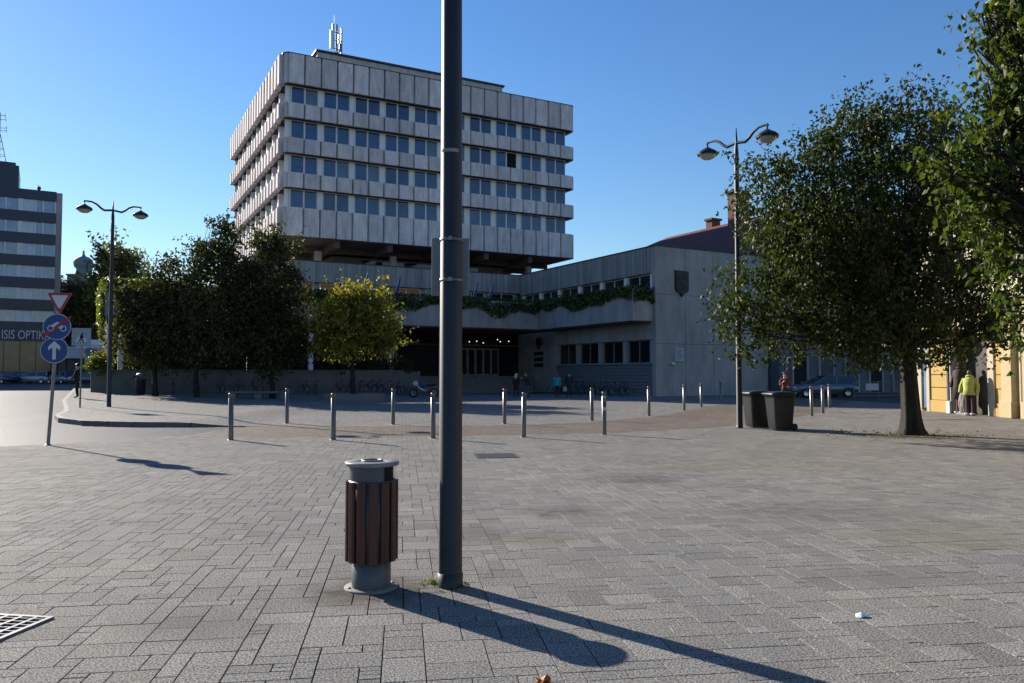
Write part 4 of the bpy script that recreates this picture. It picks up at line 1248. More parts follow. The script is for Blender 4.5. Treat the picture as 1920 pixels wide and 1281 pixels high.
# ------------------------------------------------------------------ street lamps
BOWL = M("milky_lamp_bowl", (0.40, 0.37, 0.33), .25, var=.06)
def lamp(label, loc, arm_rz):
    t = thing("street_lamp", label, "street lamp", loc, 0, "double armed street lamps on the square")
    H = 8.75
    b = MB()
    n = 12
    b.lathe([(.0885, 0), (.0885, .06), (.088, .061), (.066, H - .75), (.045, H - .5), (.012, H), (0, H)], n, 0, True)
    b.build("pole", DKMETAL, t)
    b = MB(); b.lathe([(.094, 0), (.094, .10), (.0886, .101)], n); b.build("base_collar", DKMETAL, t)
    for s in (0, pi):
        a = arm_rz + s
        m = MB()
        prof = [(.04, 8.30), (.2, 8.28), (.32, 8.26), (.45, 8.33), (.62, 8.48), (.8, 8.56), (1.0, 8.57), (1.12, 8.54)]
        m.tube([(r * cos(a), r * sin(a), z) for r, z in prof], [.045, .045, .046, .044, .04, .036, .033, .03], 8)
        arm = m.build("arm", DKMETAL, t)
        c = (1.08 * cos(a), 1.08 * sin(a))
        m = MB(); m.lathe([(.0, 8.60), (.025, 8.6), (.025, 8.44), (.06, 8.42), (.12, 8.38), (.25, 8.31), (.31, 8.25), (.315, 8.235), (.29, 8.235), (.0, 8.3)], 24, c=c)
        m.ring((c[0], c[1], 8.2), (0, 0, 1), .29, .02, 20, 6)
        for k in range(3): m.tube([(c[0] + .29 * cos(k * 2.1), c[1] + .29 * sin(k * 2.1), 8.2), (c[0] + .29 * cos(k * 2.1), c[1] + .29 * sin(k * 2.1), 8.25)], .012, 5)
        hd = m.build("lamp_head", DKMETAL, arm)
        m = MB(); m.lathe([(.27, 8.23), (.265, 8.19), (.22, 8.12), (.13, 8.07), (0, 8.05)], 24, c=c)
        m.build("glass_bowl", BOWL, arm)
    return t
px_, py_ = gp(844, 1099)
near_pole = lamp("nearest dark lamp pole running up out of view beside the slatted bin", (px_, py_, 0), R(20))
lx_, ly_ = gp(1387, 803)
lamp("dark double armed street lamp half hidden by the big linden", (lx_, ly_, 0), R(-55))
lx_, ly_ = (206 - 960) / FPX * 33.0, 33.0
lamp("dark double armed street lamp on the left footway", (lx_, ly_, surf(lx_, ly_)), R(38))

# sign plate (its back) clamped to the nearest pole, and a taped sticker
def pole_sign():
    Y = py_ + .13
    x0, _, z0 = dp(809, 555, Y); x1, _, z1 = dp(880, 447, Y)
    t = thing("sign_plate", "plain grey back of a small sign plate clamped to the nearest lamp pole", "sign", ((x0 + x1) / 2, Y, z0), 0)
    w, h = (x1 - x0) / 2, z1 - z0
    b = MB(); b.box(-w, -.006, 0, w, .006, h, bev=.004); b.build("plate", M("zinc_plate", (.17, .19, .20), .45, metal=.3, var=.15, scale=6), t)
    dx = px_ - (x0 + x1) / 2
    for zc in (dp(850, 530, Y)[2] - z0, dp(850, 456, Y)[2] - z0):
        b = MB(); b.lathe([(.083, zc - .012), (.086, zc - .012), (.086, zc + .012), (.083, zc + .012)], 24, c=(dx, -.13))
        b.box(dx - .012, -.235, zc - .014, dx + .012, -.215, zc + .014); b.tube([(dx + .012, -.225, zc), (dx + .055, -.212, zc - .004)], .008, 8)
        b.box(dx - .05, -.06, zc - .015, dx + .05, -.007, zc + .015)
        b.build("clamp_band", M("clamp_steel", (.16, .17, .18), .35, metal=.7), t)
    zc = dp(847, 281, py_ - .08)[2]
    b = MB(); n = 14; vs_ = []
    for k in range(n):
        th = R(-165) + k * R(120) / (n - 1)
        r = .0822
        for dz in (-.013, .013): vs_.append((px_ + r * cos(th), py_ + r * sin(th), zc + dz))
    b.add(vs_, [(2 * k, 2 * k + 2, 2 * k + 3, 2 * k + 1) for k in range(n - 1)], 0, True)
    tag(b.build("tape_strip", M("grey_tape", (.38, .38, .39), .7, col2=(.10, .10, .11), scale=45, stretch=(1, 1, 3)), None), "torn pale strip of printed tape stuck round the nearest lamp pole", "sticker")
pole_sign()

# ------------------------------------------------------------------ slatted litter bin
GREYP = M("grey_bin_paint", (0.068, 0.076, 0.085), .42, var=.10, scale=5, bump=.08, bscale=160)
LIDP = M("scuffed_grey_lid", (0.19, 0.195, 0.20), .5, var=.3, scale=9, bump=.1, bscale=120)
WOOD = M("dark_red_slat_wood", (0.056, 0.014, 0.010), .42, var=.5, scale=5, stretch=(6, 6, .35), bump=.3, bscale=60)
CONCB = M("dusty_base_plate", (0.17, 0.16, 0.148), .7, var=.25, scale=14, grain=.2)
def litter_bin():
    x, y = gp(696, 1101)
    t = thing("litter_bin", "round litter bin with dark red wooden slats and grey metal top beside the nearest pole", "litter bin", (x, y, 0), 0)
    b = MB(); b.lathe([(.0, .012), (.19, .012), (.195, .008), (.195, 0)], 40)
    for k in range(4):
        a = k * pi / 2 + .5; b.ball((.165 * cos(a), .165 * sin(a), .013), (.014, .014, .009), 8, 4, 1)
    b.build("base_plate", [CONCB, GALV], t)
    b = MB(); b.lathe([(.141, .012), (.141, .25), (.0, .25)], 40); b.build("pedestal", GREYP, t)
    b = MB(); b.lathe([(.0, .222), (.168, .222), (.168, .78), (.158, .78), (.155, .6)], 40); b.build("drum", M("grey_inner_drum", (.05, .058, .068), .4, var=.1), t)
    n = 13
    for k in range(n):
        a = 2 * pi * k / n + .12
        s = MB(); s.T = Matrix.Rotation(a, 4, 'Z')
        w, th = .032, .022
        P = [(.169, -w), (.169 + th * .6, -w), (.169 + th, -w * .55), (.169 + th, w * .55), (.169 + th * .6, w), (.169, w)]
        s.prism(P, .205 + random.uniform(-.002, .002), .775 + random.uniform(-.002, .002))
        s.build("slat", WOOD, t)
    # neck with a throw-in opening on the right
    b = MB(); n = 48; a0, a1 = R(-48), R(28)
    vs_, fs = [], []
    for r in (.165, .159):
        for k in range(n + 1):
            th = a1 + (2 * pi - (a1 - a0)) * k / n
            for z in (.76, .885): vs_.append((r * cos(th), r * sin(th), z))
    o = 2 * (n + 1)
    for k in range(n):
        fs += [(2 * k, 2 * k + 2, 2 * k + 3, 2 * k + 1), (o + 2 * k, o + 2 * k + 1, o + 2 * k + 3, o + 2 * k + 2)]
    fs += [(0, 1, o + 1, o), (2 * n, o + 2 * n, o + 2 * n + 1, 2 * n + 1)]
    b.add(vs_, fs, 0, True); b.build("neck", GREYP, t)
    b = MB(); b.lathe([(.15, .62), (.15, .884)], 32); b.build("liner", BLACK, t)
    b = MB(); b.lathe([(0, .885), (.19, .885), (.196, .889), (.196, .909), (.191, .914), (.075, .914), (.07, .90), (.0, .90)], 48)
    lid = b.build("lid", LIDP, t)
    b = MB(); b.lathe([(.078, .913), (.078, .926), (.062, .926), (.062, .902), (0, .902)], 28, c=(.0, .0)); b.build("ashtray_ring", LIDP, lid)
    b = MB(); b.lathe([(0, .9035), (.0615, .9035)], 24); b.build("ash_tray", BLACK, lid)
litter_bin()

# ------------------------------------------------------------------ bollards
def bollards():
    near = [(433, 825), (625, 825), (812, 822), (982, 820), (1133, 815)]
    far = [(538, 794), (737, 796), (946, 795), (1110, 789), (1217, 780), (1283, 770), (1315, 763)]
    right = [(1522, 780), (1543, 775), (1555, 765)]
    alley = [(1351, 752)]
    ordn = ["first", "second", "third", "fourth", "fifth", "sixth", "seventh"]
    proto = None
    def make():
        t = thing("bollard", "x", "bollard")
        b = MB(); b.lathe([(.058, 0), (.058, .985), (.052, .988), (.052, 1.0), (.058, 1.003), (.058, 1.085), (.05, 1.10), (0, 1.103)], 20)
        b.build("post", STEEL, t)
        b = MB(); b.lathe([(.0, .006), (.085, .006), (.085, 0)], 20); b.build("base_ring", GALV, t)
        return t
    lists = [(near, "%s steel bollard from the left in the near row along the brick lane"), (far, "%s steel bollard from the left in the far row along the brick lane"),
             (right, "%s steel bollard from the left in the short row right of the wheelie bins"), (alley, "lone steel bollard in the shade beside the end wall%s")]
    for lst, lab in lists:
        for k, (px, py) in enumerate(lst):
            x, y = gp(px, py)
            if proto is None: proto = make(); o = proto
            else: o = copy_tree(proto)
            o.location = (x, y, 0); o.rotation_euler = (random.uniform(-.012, .012), random.uniform(-.012, .012), random.uniform(0, 6))
            o["group"] = "steel bollards along the brick lane"
            o["label"] = lab % (ordn[k] if lst is not alley else "")
            if (px, py) == (1133, 815):
                o["label"] = "steel bollard with torn stickers, last on the right in the near row"
                b = MB()
                for (z0, z1, mi) in ((.62, .70, 0), (.74, .83, 1), (.85, .93, 2), (.95, .98, 0)):
                    n = 8; vs_ = []
                    for q in range(n + 1):
                        th = R(-150) + q * R(110) / n - o.rotation_euler.z
                        for z in (z0, z1): vs_.append((.0586 * cos(th), .0586 * sin(th), z))
                    b.add(vs_, [(2 * q, 2 * q + 2, 2 * q + 3, 2 * q + 1) for q in range(n)], mi, True)
                b.build("sticker", [M("sticker_white", (.55, .55, .55), .6), M("sticker_dark", (.04, .05, .09), .6), M("sticker_green", (.10, .19, .13), .6)], o)
bollards()

# ------------------------------------------------------------------ traffic signs
SBLUE = M("sign_blue", (0.010, 0.045, 0.19), .4, var=.08)
SWHITE = M("sign_white", (0.50, 0.51, 0.54), .45, var=.06)
SRED = M("sign_red", (0.30, 0.012, 0.03), .4, var=.08)
def signs():
    x, y = gp(90, 835)
    t = thing("traffic_sign_post", "leaning steel post with a yield triangle and two round blue signs", "traffic sign", (x, y, 0), 0)
    lean = math.atan2(.235, 2.95)
    top = dp(113, 553, y)
    sl = (top[0] - x) / top[2]
    b = MB(); b.tube([(0, 0, -.02), (sl * top[2], 0, top[2])], .036, 10); b.lathe([(.07, 0), (.05, .02), (.036, .03)], 12); b.build("post", GALV, t)
    rz = R(10)
    def plate(name, px, py, build, mats):
        cx, _, cz = dp(px, py, y - .06)
        m = MB(); build(m)
        return m.build(name, mats, t, (cx - x, -.06, cz), rz)
    circ = lambda r, n=32: [(r * cos(2 * pi * k / n), r * sin(2 * pi * k / n)) for k in range(n)]
    sgn = lambda s_, r: [(-r * .866 * s_, r * .5 * s_), (0, -r * s_), (r * .866 * s_, r * .5 * s_)]
    def tri(m):
        r = .275
        def rt(r): return [(-.866 * r, .5 * r), (-.1 * r, -.93 * r), (0.1 * r, -.93 * r), (.866 * r, .5 * r), (.78 * r, .56 * r), (-.78 * r, .56 * r)]
        m.slab(rt(r * 1.04), .0, .012, 2); m.slab(rt(r), -.004, -.0005, 0); m.slab([(a * .70, c * .70 + .0) for a, c in rt(r)], -.008, -.0045, 1)
    plate("yield_triangle", 112, 563, tri, [SRED, SWHITE, GALV])
    def disc(m):
        m.slab(circ(.285), 0, .012, 2); m.slab(circ(.285), -.004, -.0005, 1); m.slab(circ(.272), -.008, -.0045, 0)
    d = plate("blue_disc", 107, 613, disc, [SBLUE, SWHITE, GALV])
    m = MB()
    for sx in (-.125, .13): m.ring((sx, -.012, -.035), (0, 1, 0), .058, .012, 20, 5)
    m.slab([(-.15, .03), (-.08, .055), (-.02, .1), (.03, .11), (.05, .085), (0, .06), (.08, .045), (.13, .0), (.1, -.04), (.0, -.03), (-.06, -.05), (-.1, .0)], -.013, -.0085)
    m.build("motorcycle_symbol", SWHITE, d)
    m = MB(); m.slab([(-.34, -.24), (-.19, -.2), (.29, .2), (.29, .235), (.22, .215), (-.25, -.16)], -.02, -.0145); m.build("red_bar", SRED, d)
    d = plate("blue_disc", 102, 657, disc, [SBLUE, SWHITE, GALV])
    m = MB(); m.slab([(-.035, -.2), (.035, -.2), (.035, .06), (.12, .0), (.12, .085), (0, .205), (-.12, .085), (-.12, .0), (-.035, .06)], -.013, -.0085); m.build("white_arrow", SWHITE, d)
    # crossing sign
    x, y = gp(150, 757, .36)
    g = surf(x, y)
    t = thing("crossing_sign", "square pale pedestrian crossing sign on a thin post at the kerb", "traffic sign", (x, y, g), 0)
    cz = dp(154, 632, y)[2] - g; cxo = dp(154, 632, y)[0] - x
    b = MB(); b.tube([(0, 0, -.02), (cxo, 0, cz + .3)], .035, 8); b.build("post", GALV, t)
    b = MB(); b.box(-.36, 0, -.36, .36, .015, .36, bev=.006); p = b.build("plate", M("pale_blue_sign", (.24, .30, .35), .45), t, (cxo, -.06, cz), R(12))
    b = MB(); b.slab([(-.25, -.23), (.25, -.23), (0, .22)], -.004, -.0005); tri_ = b.build("white_triangle", SWHITE, p)
    b = MB()
    b.slab([(.02 + .045 * cos(k), .12 + .045 * sin(k)) for k in np.arange(0, 6.2, .6)], -.011, -.0045)
    b.slab([(-.05, .07), (.07, .07), (.1, -.04), (.06, -.05), (.05, .0), (.04, -.06), (.11, -.19), (.06, -.19), (0, -.09), (-.05, -.19), (-.1, -.19), (-.03, -.05), (-.05, -.01)], -.011, -.0045)
    for k in range(5): b.slab([(-.27 + k * .11, -.24), (-.23 + k * .11, -.24), (-.215 + k * .11, -.2), (-.25 + k * .11, -.2)], -.0145, -.0115)
    b.build("walking_figure", BLACK, tri_)
signs()

# ------------------------------------------------------------------ wheelie bins
BINP = M("dark_grey_bin_plastic", (0.017, 0.018, 0.020), .42, var=.35, scale=3, bump=.1, bscale=90)
def wheelie():
    def make():
        t = thing("wheelie_bin", "x", "wheelie bin", (0, 0, 0), 0, "wheelie bins beside the lamp post")
        b = MB()                                           # front of the bin faces -x
        def ringz(xf, xb, w, z, r=.05):
            P = []
            for (cx, cy, a0) in ((xb - r, w - r, 0), (xf + r, w - r, 90), (xf + r, -w + r, 180), (xb - r, -w + r, 270)):
                for k in range(4):
                    a = R(a0 + k * 30); P.append((cx + r * cos(a), cy + r * sin(a), z))
            return P
        rs = [ringz(-.25, .24, .21, .03), ringz(-.27, .25, .225, .12), ringz(-.335, .30, .275, .88), ringz(-.345, .305, .28, .94), ringz(-.37, .32, .30, .945), ringz(-.37, .32, .30, .99)]
        n = 16; vs_ = [p for r in rs for p in r]; fs = [(i * n + k, i * n + (k + 1) % n, (i + 1) * n + (k + 1) % n, (i + 1) * n + k) for i in range(len(rs) - 1) for k in range(n)]
        b.add(vs_, fs, 0, True); b.add(rs[0], [tuple(range(n))[::-1]])
        for zz in (.50, .56): b.add([(p[0] * 1.005, p[1] * 1.006, p[2]) for p in ringz(-.302, .278, .252, zz - .012)] + [(p[0] * 1.005, p[1] * 1.006, p[2]) for p in ringz(-.304, .28, .254, zz + .012)], [(k, (k + 1) % n, n + (k + 1) % n, n + k) for k in range(n)])
        b.build("body", BINP, t)
        b = MB()
        rs = [ringz(-.41, .30, .315, .985), ringz(-.42, .31, .32, 1.0), ringz(-.40, .31, .31, 1.03), ringz(-.22, .28, .24, 1.07), ringz(-.12, .2, .14, 1.078)]
        vs_ = [p for r in rs for p in r]; fs = [(i * n + k, i * n + (k + 1) % n, (i + 1) * n + (k + 1) % n, (i + 1) * n + k) for i in range(len(rs) - 1) for k in range(n)]
        b.add(vs_, fs, 0, True); b.add(rs[-1], [tuple(range(n))]); b.add(rs[0], [tuple(range(n))[::-1]])
        lid = b.build("lid", BINP, t)
        b = MB(); b.tube([(.30, -.24, 1.02), (.37, -.22, 1.03), (.37, .22, 1.03), (.30, .24, 1.02)], .018, 8); b.build("handle", BINP, t)
        for sy in (-1, 1):
            b = MB(); b.T = Matrix.Translation((.27, sy * .235, .1)) @ Matrix.Rotation(R(90), 4, 'X')
            b.lathe([(0, -.03), (.09, -.03), (.1, -.02), (.1, .02), (.09, .03), (0, .03)], 18); w = b.build("wheel", RUBBER, t)
        b = MB(); b.tube([(.27, -.22, .1), (.27, .22, .1)], .014, 6); b.build("axle", GALV, t)
        return t
    a = make()
    x, y = gp(1464, 807); a.location = (x, y, 0); a.rotation_euler.z = R(11)
    a["label"] = "front dark grey wheelie bin, the one nearer the camera with its wheels towards the tree"
    c = copy_tree(a); x2, y2 = gp(1425, 803); c.location = (x2, y2 + .25, 0); c.rotation_euler.z = R(14)
    c["label"] = "rear dark grey wheelie bin, partly hidden behind the front one beside the lamp post"
wheelie()

# ------------------------------------------------------------------ ground covers, planters
def covers():
    A = R(8)
    x, y = gp(930, 855)
    t = thing("manhole_cover", "dark square cast iron cover with a grid pattern set in the paving", "manhole cover", (x, y, 0.001), A)
    b = MB(); w = .40
    b.box(-w, -w, -.01, w, -w + .04, .008); b.box(-w, w - .04, -.01, w, w, .008); b.box(-w, -w + .04, -.01, -w + .04, w - .04, .008); b.box(w - .04, -w + .04, -.01, w, w - .04, .008); b.build("frame", DARKSTEEL, t)
    b = MB(); b.box(-w + .045, -w + .045, -.01, w - .045, w - .045, .003)
    for i in range(9):
        for j in range(9):
            u, v = -w + .085 + i * .079, -w + .085 + j * .079
            b.box(u - .028, v - .028, .0032, u + .028, v + .028, .008)
    b.build("plate", DARKSTEEL, t)
    # drain grate at the lower left corner
    t = thing("drain_grate", "pale galvanised drain grate with dark slots cut by the picture edge", "drain grate", (-2.91, 5.06, .001), R(-9))
    S = .52
    b = MB(); b.box(-S, -S, .0005, 0, 0, .0015); b.build("pit", BLACK, t)
    b = MB()
    for (x0, y0, x1, y1) in ((-S, -.028, 0, 0), (-S, -S, 0, -S + .028), (-S, -S + .0285, -S + .028, -.0285), (-.028, -S + .0285, 0, -.0285)):
        b.box(x0, y0, -.02, x1, y1, .012)
    zn = M("bright_zinc", (.19, .19, .19), .5, metal=.2, var=.2, scale=20)
    b.build("frame", zn, t)
    b = MB()
    for i in range(1, 5): b.box(-S + i * S / 5 - .010, -S + .029, .002, -S + i * S / 5 + .010, -.029, .0116)
    for j in range(1, 9): b.box(-S + .029, -S + j * S / 9 - .004, .002, -.029, -S + j * S / 9 + .004, .0105)
    b.build("bars", zn, t)
    # ring planter round the yellow maple, low stone edging
    cx = (640 - 960) / FPX * 45.2
    t = thing("ring_planter", "low round stone planter ring under the yellow maple", "planter", ((664 - 960) / FPX * 45, 45, 0), 0)
    b = MB(); b.lathe([(1.75, -.02), (1.75, .42), (1.72, .46), (1.35, .46), (1.32, .44), (1.32, .3)], 36); b.build("ring", STONE, t)
    b = MB(); b.lathe([(1.33, .34), (.0, .38)], 24); b.build("soil", M("dark_soil", (.03, .024, .018), .95, var=.4, scale=6), t)
    for (pxa, pxb, Y, nm) in ((428, 545, 45.2, "left of the ring planter"),):
        xa, xb = (pxa - 960) / FPX * Y, (pxb - 960) / FPX * Y
        t = thing("stone_bench", "long low stone bench block in the tree shade %s" % nm, "bench", ((xa + xb) / 2, Y, surf((xa + xb) / 2, Y)), R(3))
        L = (xb - xa) / 2
        b = MB(); b.box(-L, -.25, .30, L, .25, .42, bev=.02); b.build("seat", STONE, t)
        b = MB()
        for k in (-.8, 0, .8): b.box(L * k - .2, -.2, 0, L * k + .2, .2, .298)
        b.build("support", STONE, t)
    # dark bin by the terrace wall
    x = (265 - 960) / FPX * 47.5; y = 47.5; g = surf(x, y)
    t = thing("street_bin", "dark round litter bin standing before the terrace wall near the left lamp", "litter bin", (x, y, g))
    b = MB(); b.lathe([(.2, 0), (.27, .1), (.29, .95), (.3, .97), (.27, .97)], 20); b.build("drum", DKMETAL, t)
    b = MB(); b.lathe([(.27, 1.12), (.3, 1.14), (.24, 1.27), (0, 1.33)], 20)
    for k in range(3): b.tube([(.26 * cos(k * 2.1), .26 * sin(k * 2.1), .9), (.26 * cos(k * 2.1), .26 * sin(k * 2.1), 1.15)], .015, 5)
    b.build("hood", GALV, t)
covers()

def railing():
    t = thing("crowd_barrier", "grey railing with a pale board in the shaded alley behind the short bollard row", "railing", (*gp(1602, 747), 0), R(25))
    b = MB()
    for z in (.15, 1.05): b.tube([(0, 0, z), (4.4, 0, z)], .022, 6)
    for i in range(23): b.tube([(i * .2, 0, .15), (i * .2, 0, 1.05)], .010, 5)
    for x in (0, 2.2, 4.4): b.tube([(x, 0, 0), (x, 0, 1.1)], .028, 6)
    b.build("rails", GALV, t)
    b = MB(); b.box(1.0, -.05, .5, 2.2, -.03, .95); b.build("board", LILAC, t)
railing()
# ------------------------------------------------------------------ vehicles
CARGLASS = M("car_glass", (0.012, 0.016, 0.02), .05, var=.1, ior=1.7)
CHROME = M("alloy_rim", (.45, .46, .48), .3, metal=.8)
HEADL = M("headlight_glass", (.55, .57, .6), .1, var=.05)
TAILL = M("tail_light_red", (.25, .01, .01), .2)
def car_meshes(kind):
    """x is forward; built from cross sections along the length"""
    if kind == "hatch": L, W, H = 4.0, .86, 1.48
    elif kind == "wagon": L, W, H = 4.6, .89, 1.48
    else: L, W, H = 4.4, .88, 1.44
    def P(t): return -L / 2 + t * L
    # body stations: t, z bottom, z shoulder, half width
    st = [(0, .42, .62, .62), (.015, .32, .80, .74), (.06, .24, .90, .82), (.2, .2, .93, .86), (.45, .2, .92, .87), (.68, .2, .90, .86), (.8, .22, .86, .84), (.93, .25, .76, .78), (.985, .3, .64, .66), (1, .4, .54, .52)]
    b = MB(); vs_ = []; n = 12
    for t, zb, zs, w in st:
        w = w * W / .87; x = P(t)
        ring = [(-w * .86, zb), (-w * .97, zb + .1), (-w, zb + (zs - zb) * .5), (-w * .985, zs - .08), (-w * .90, zs), (-w * .5, zs + .035), (w * .5, zs + .035), (w * .90, zs), (w * .985, zs - .08), (w, zb + (zs - zb) * .5), (w * .97, zb + .1), (w * .86, zb)]
        vs_ += [(x, y, z) for y, z in ring]
    fs = [(i * n + k, i * n + (k + 1) % n, (i + 1) * n + (k + 1) % n, (i + 1) * n + k) for i in range(len(st) - 1) for k in range(n)]
    b.add(vs_, fs, 0, True); b.add(vs_[:n], [tuple(range(n))[::-1]]); b.add(vs_[-n:], [tuple(range(n))])
    # cabin: bottom outline to roof outline
    if kind == "wagon": cb = (.03, .70); rf = (.07, .50)
    elif kind == "hatch": cb = (.03, .72); rf = (.12, .50)
    else: cb = (.13, .71); rf = (.27, .51)
    zb, zr = .90, H
    wb, wr = W * .92, W * .72
    g = MB()
    B_ = [(P(cb[0]), -wb, zb), (P(cb[1]), -wb * .97, zb - .02), (P(cb[1]), wb * .97, zb - .02), (P(cb[0]), wb, zb)]
    T_ = [(P(rf[0]), -wr, zr - .06), (P(rf[1]), -wr, zr - .05), (P(rf[1]), wr, zr - .05), (P(rf[0]), wr, zr - .06)]
    g.add(B_ + T_, [(k, (k + 1) % 4, 4 + (k + 1) % 4, 4 + k) for k in range(4)])
    # roof skin
    r = MB(); vs_ = []
    for i in range(7):
        t = rf[0] + (rf[1] - rf[0]) * i / 6
        hump = .05 * sin(pi * (i + .6) / 7.2)
        for k in range(7):
            u = -1 + 2 * k / 6
            vs_.append((P(t), u * wr * 1.02, zr - .06 + hump + .035 * (1 - u * u)))
    r.add(vs_, [(i * 7 + k, (i + 1) * 7 + k, (i + 1) * 7 + k + 1, i * 7 + k + 1) for i in range(6) for k in range(6)], 0, True)
    for s in (-1, 1):                                         # pillars
        for (tb, tt) in ((cb[0], rf[0]), (cb[1], rf[1]), (.36, .34)):
            r.tube([(P(tb), s * wb * .985, zb), (P(tt), s * wr * 1.01, zr - .05)], .04, 6)
        r.tube([(P(rf[0]), s * wr * 1.01, zr - .055), (P(rf[1]), s * wr * 1.01, zr - .045)], .035, 6)
    wh = MB(); wh.T = Matrix.Rotation(R(90), 4, 'X'); wh.lathe([(.2, -.1), (.30, -.1), (.32, -.07), (.32, .07), (.30, .1), (.2, .1)], 22)
    rim = MB(); rim.T = Matrix.Rotation(R(90), 4, 'X'); rim.lathe([(.205, -.09), (.19, -.085), (.05, -.07), (0, -.07)], 18); rim.lathe([(.205, .09), (.19, .085), (.05, .07), (0, .07)], 18)
    hl = MB(); hl.ball((0, 0, 0), (.16, .14, .08), 10, 6)
    return dict(L=L, W=W, body=b, glass=g, roof=r, wheel=wh.mesh("wheel", RUBBER), rim=rim.mesh("rim", CHROME), head=hl.mesh("headlight", HEADL), tail=hl.mesh("tail_light", TAILL))
CARM = {}
def car(kind, label, loc, rz, col, group=None):
    if kind not in CARM: CARM[kind] = car_meshes(kind)
    c = CARM[kind]
    t = thing("parked_car", label, "car", loc, rz, group)
    pm = M("car_paint", col, .28, metal=.35, var=.03, coat=.6)
    put("body", c["body"].mesh("body", pm), t)
    put("roof", c["roof"].mesh("roof", pm), t)
    put("window_glass", c["glass"].mesh("window_glass", CARGLASS), t)
    L, W = c["L"], c["W"]
    for sx in (-.31, .32):
        for sy in (-1, 1):
            w = put("wheel", c["wheel"], t, (sx * L, sy * (W - .09), .32)); put("rim", c["rim"], w)
    for sy in (-1, 1):
        put("headlight", c["head"], t, (L / 2 - .16, sy * W * .66, .66)); put("tail_light", c["tail"], t, (-L / 2 + .13, sy * W * .76, .78))
        m = MB(); m.ball((0, 0, 0), (.07, .11, .07), 8, 6); m.build("mirror", pm, t, (L * .19, sy * (W + .1), .98))
    m = MB(); m.box(L / 2 - .03, -.25, .42, L / 2 + .0, .25, .53); m.build("number_plate", SWHITE, t)
    return t
def cars():
    G = "cars parked before the pavilion"
    def at(px, Y): x = (px - 960) / FPX * Y; return (x, Y, gz(x, Y) + .0)
    car("sedan", "dark blue car at the far left of the row parked before the high rise", at(2, 96), R(160), (.03, .045, .09), G)
    car("wagon", "silver estate car parked before the lettered shop front", at(68, 97), R(172), (.30, .32, .36), G)
    car("hatch", "light blue grey hatchback half hidden behind the sign post", at(118, 93), R(150), (.16, .20, .27), G)
    car("sedan", "dark grey car with a pale bonnet beside the wall end and left lamp", at(178, 90), R(-20), (.06, .07, .08), G)
    car("sedan", "black car parked between the dark blue car and the silver estate", at(32, 99), R(165), (.012, .014, .02), G)
    x, y = gp(1540, 745)
    car("wagon", "silver blue estate car parked in the shaded alley behind the bollards", (x, y, 0), R(186), (.10, .13, .17))
cars()

def motorbike():
    x, y = (795 - 960) / FPX * 52.5, 52.5
    t = thing("motorbike", "dark motorbike with white fairing parked before the entrance steps", "motorbike", (x, y, 0), R(200))
    for sx in (-.7, .7):
        b = MB(); b.ring((0, 0, 0), (0, 1, 0), .25, .065, 24, 8); w = b.build("wheel", RUBBER, t, (sx, 0, .315))
        b = MB(); b.ring((0, 0, 0), (0, 1, 0), .17, .02, 18, 5)
        for k in range(5): b.tube([(0, 0, 0), (.17 * cos(k * 1.256), 0, .17 * sin(k * 1.256))], .015, 5)
        b.build("rim", CHROME, w)
    b = MB(); b.tube([(-.7, 0, .315), (-.2, 0, .38), (.25, 0, .5), (.42, 0, .9)], .05, 8); b.tube([(.7, .09, .315), (.46, .09, .95)], .03, 6); b.tube([(.7, -.09, .315), (.46, -.09, .95)], .03, 6); b.build("frame", DARKSTEEL, t)
    b = MB(); b.ball((.0, 0, .45), (.26, .17, .2), 12, 8); b.tube([(.1, -.15, .35), (-.3, -.2, .3), (-.75, -.2, .42)], .045, 8); b.build("engine", GALV, t)
    b = MB(); b.ball((.15, 0, .82), (.3, .16, .15), 14, 8); b.build("fuel_tank", SBLUE, t)
    b = MB(); b.ball((-.35, 0, .80), (.38, .15, .07), 14, 8); b.ball((-.72, 0, .88), (.18, .11, .06), 10, 6); b.build("saddle", BLACK, t)
    b = MB(); b.ball((.55, 0, .92), (.17, .19, .2), 12, 8); b.tube([(.42, 0, .8), (.3, .16, .6), (.05, .18, .5)], .06, 6); b.tube([(.42, 0, .8), (.3, -.16, .6), (.05, -.18, .5)], .06, 6); b.build("fairing", M("white_fairing", (.5, .52, .58), .3, coat=.5), t)
    b = MB(); b.tube([(.3, -.36, 1.02), (.42, -.15, 1.03), (.42, .15, 1.03), (.3, .36, 1.02)], .018, 6); b.build("handlebar", DARKSTEEL, t)
    b = MB(); b.ball((.71, 0, .92), (.04, .11, .09), 10, 6); b.build("headlight", HEADL, t)
motorbike()

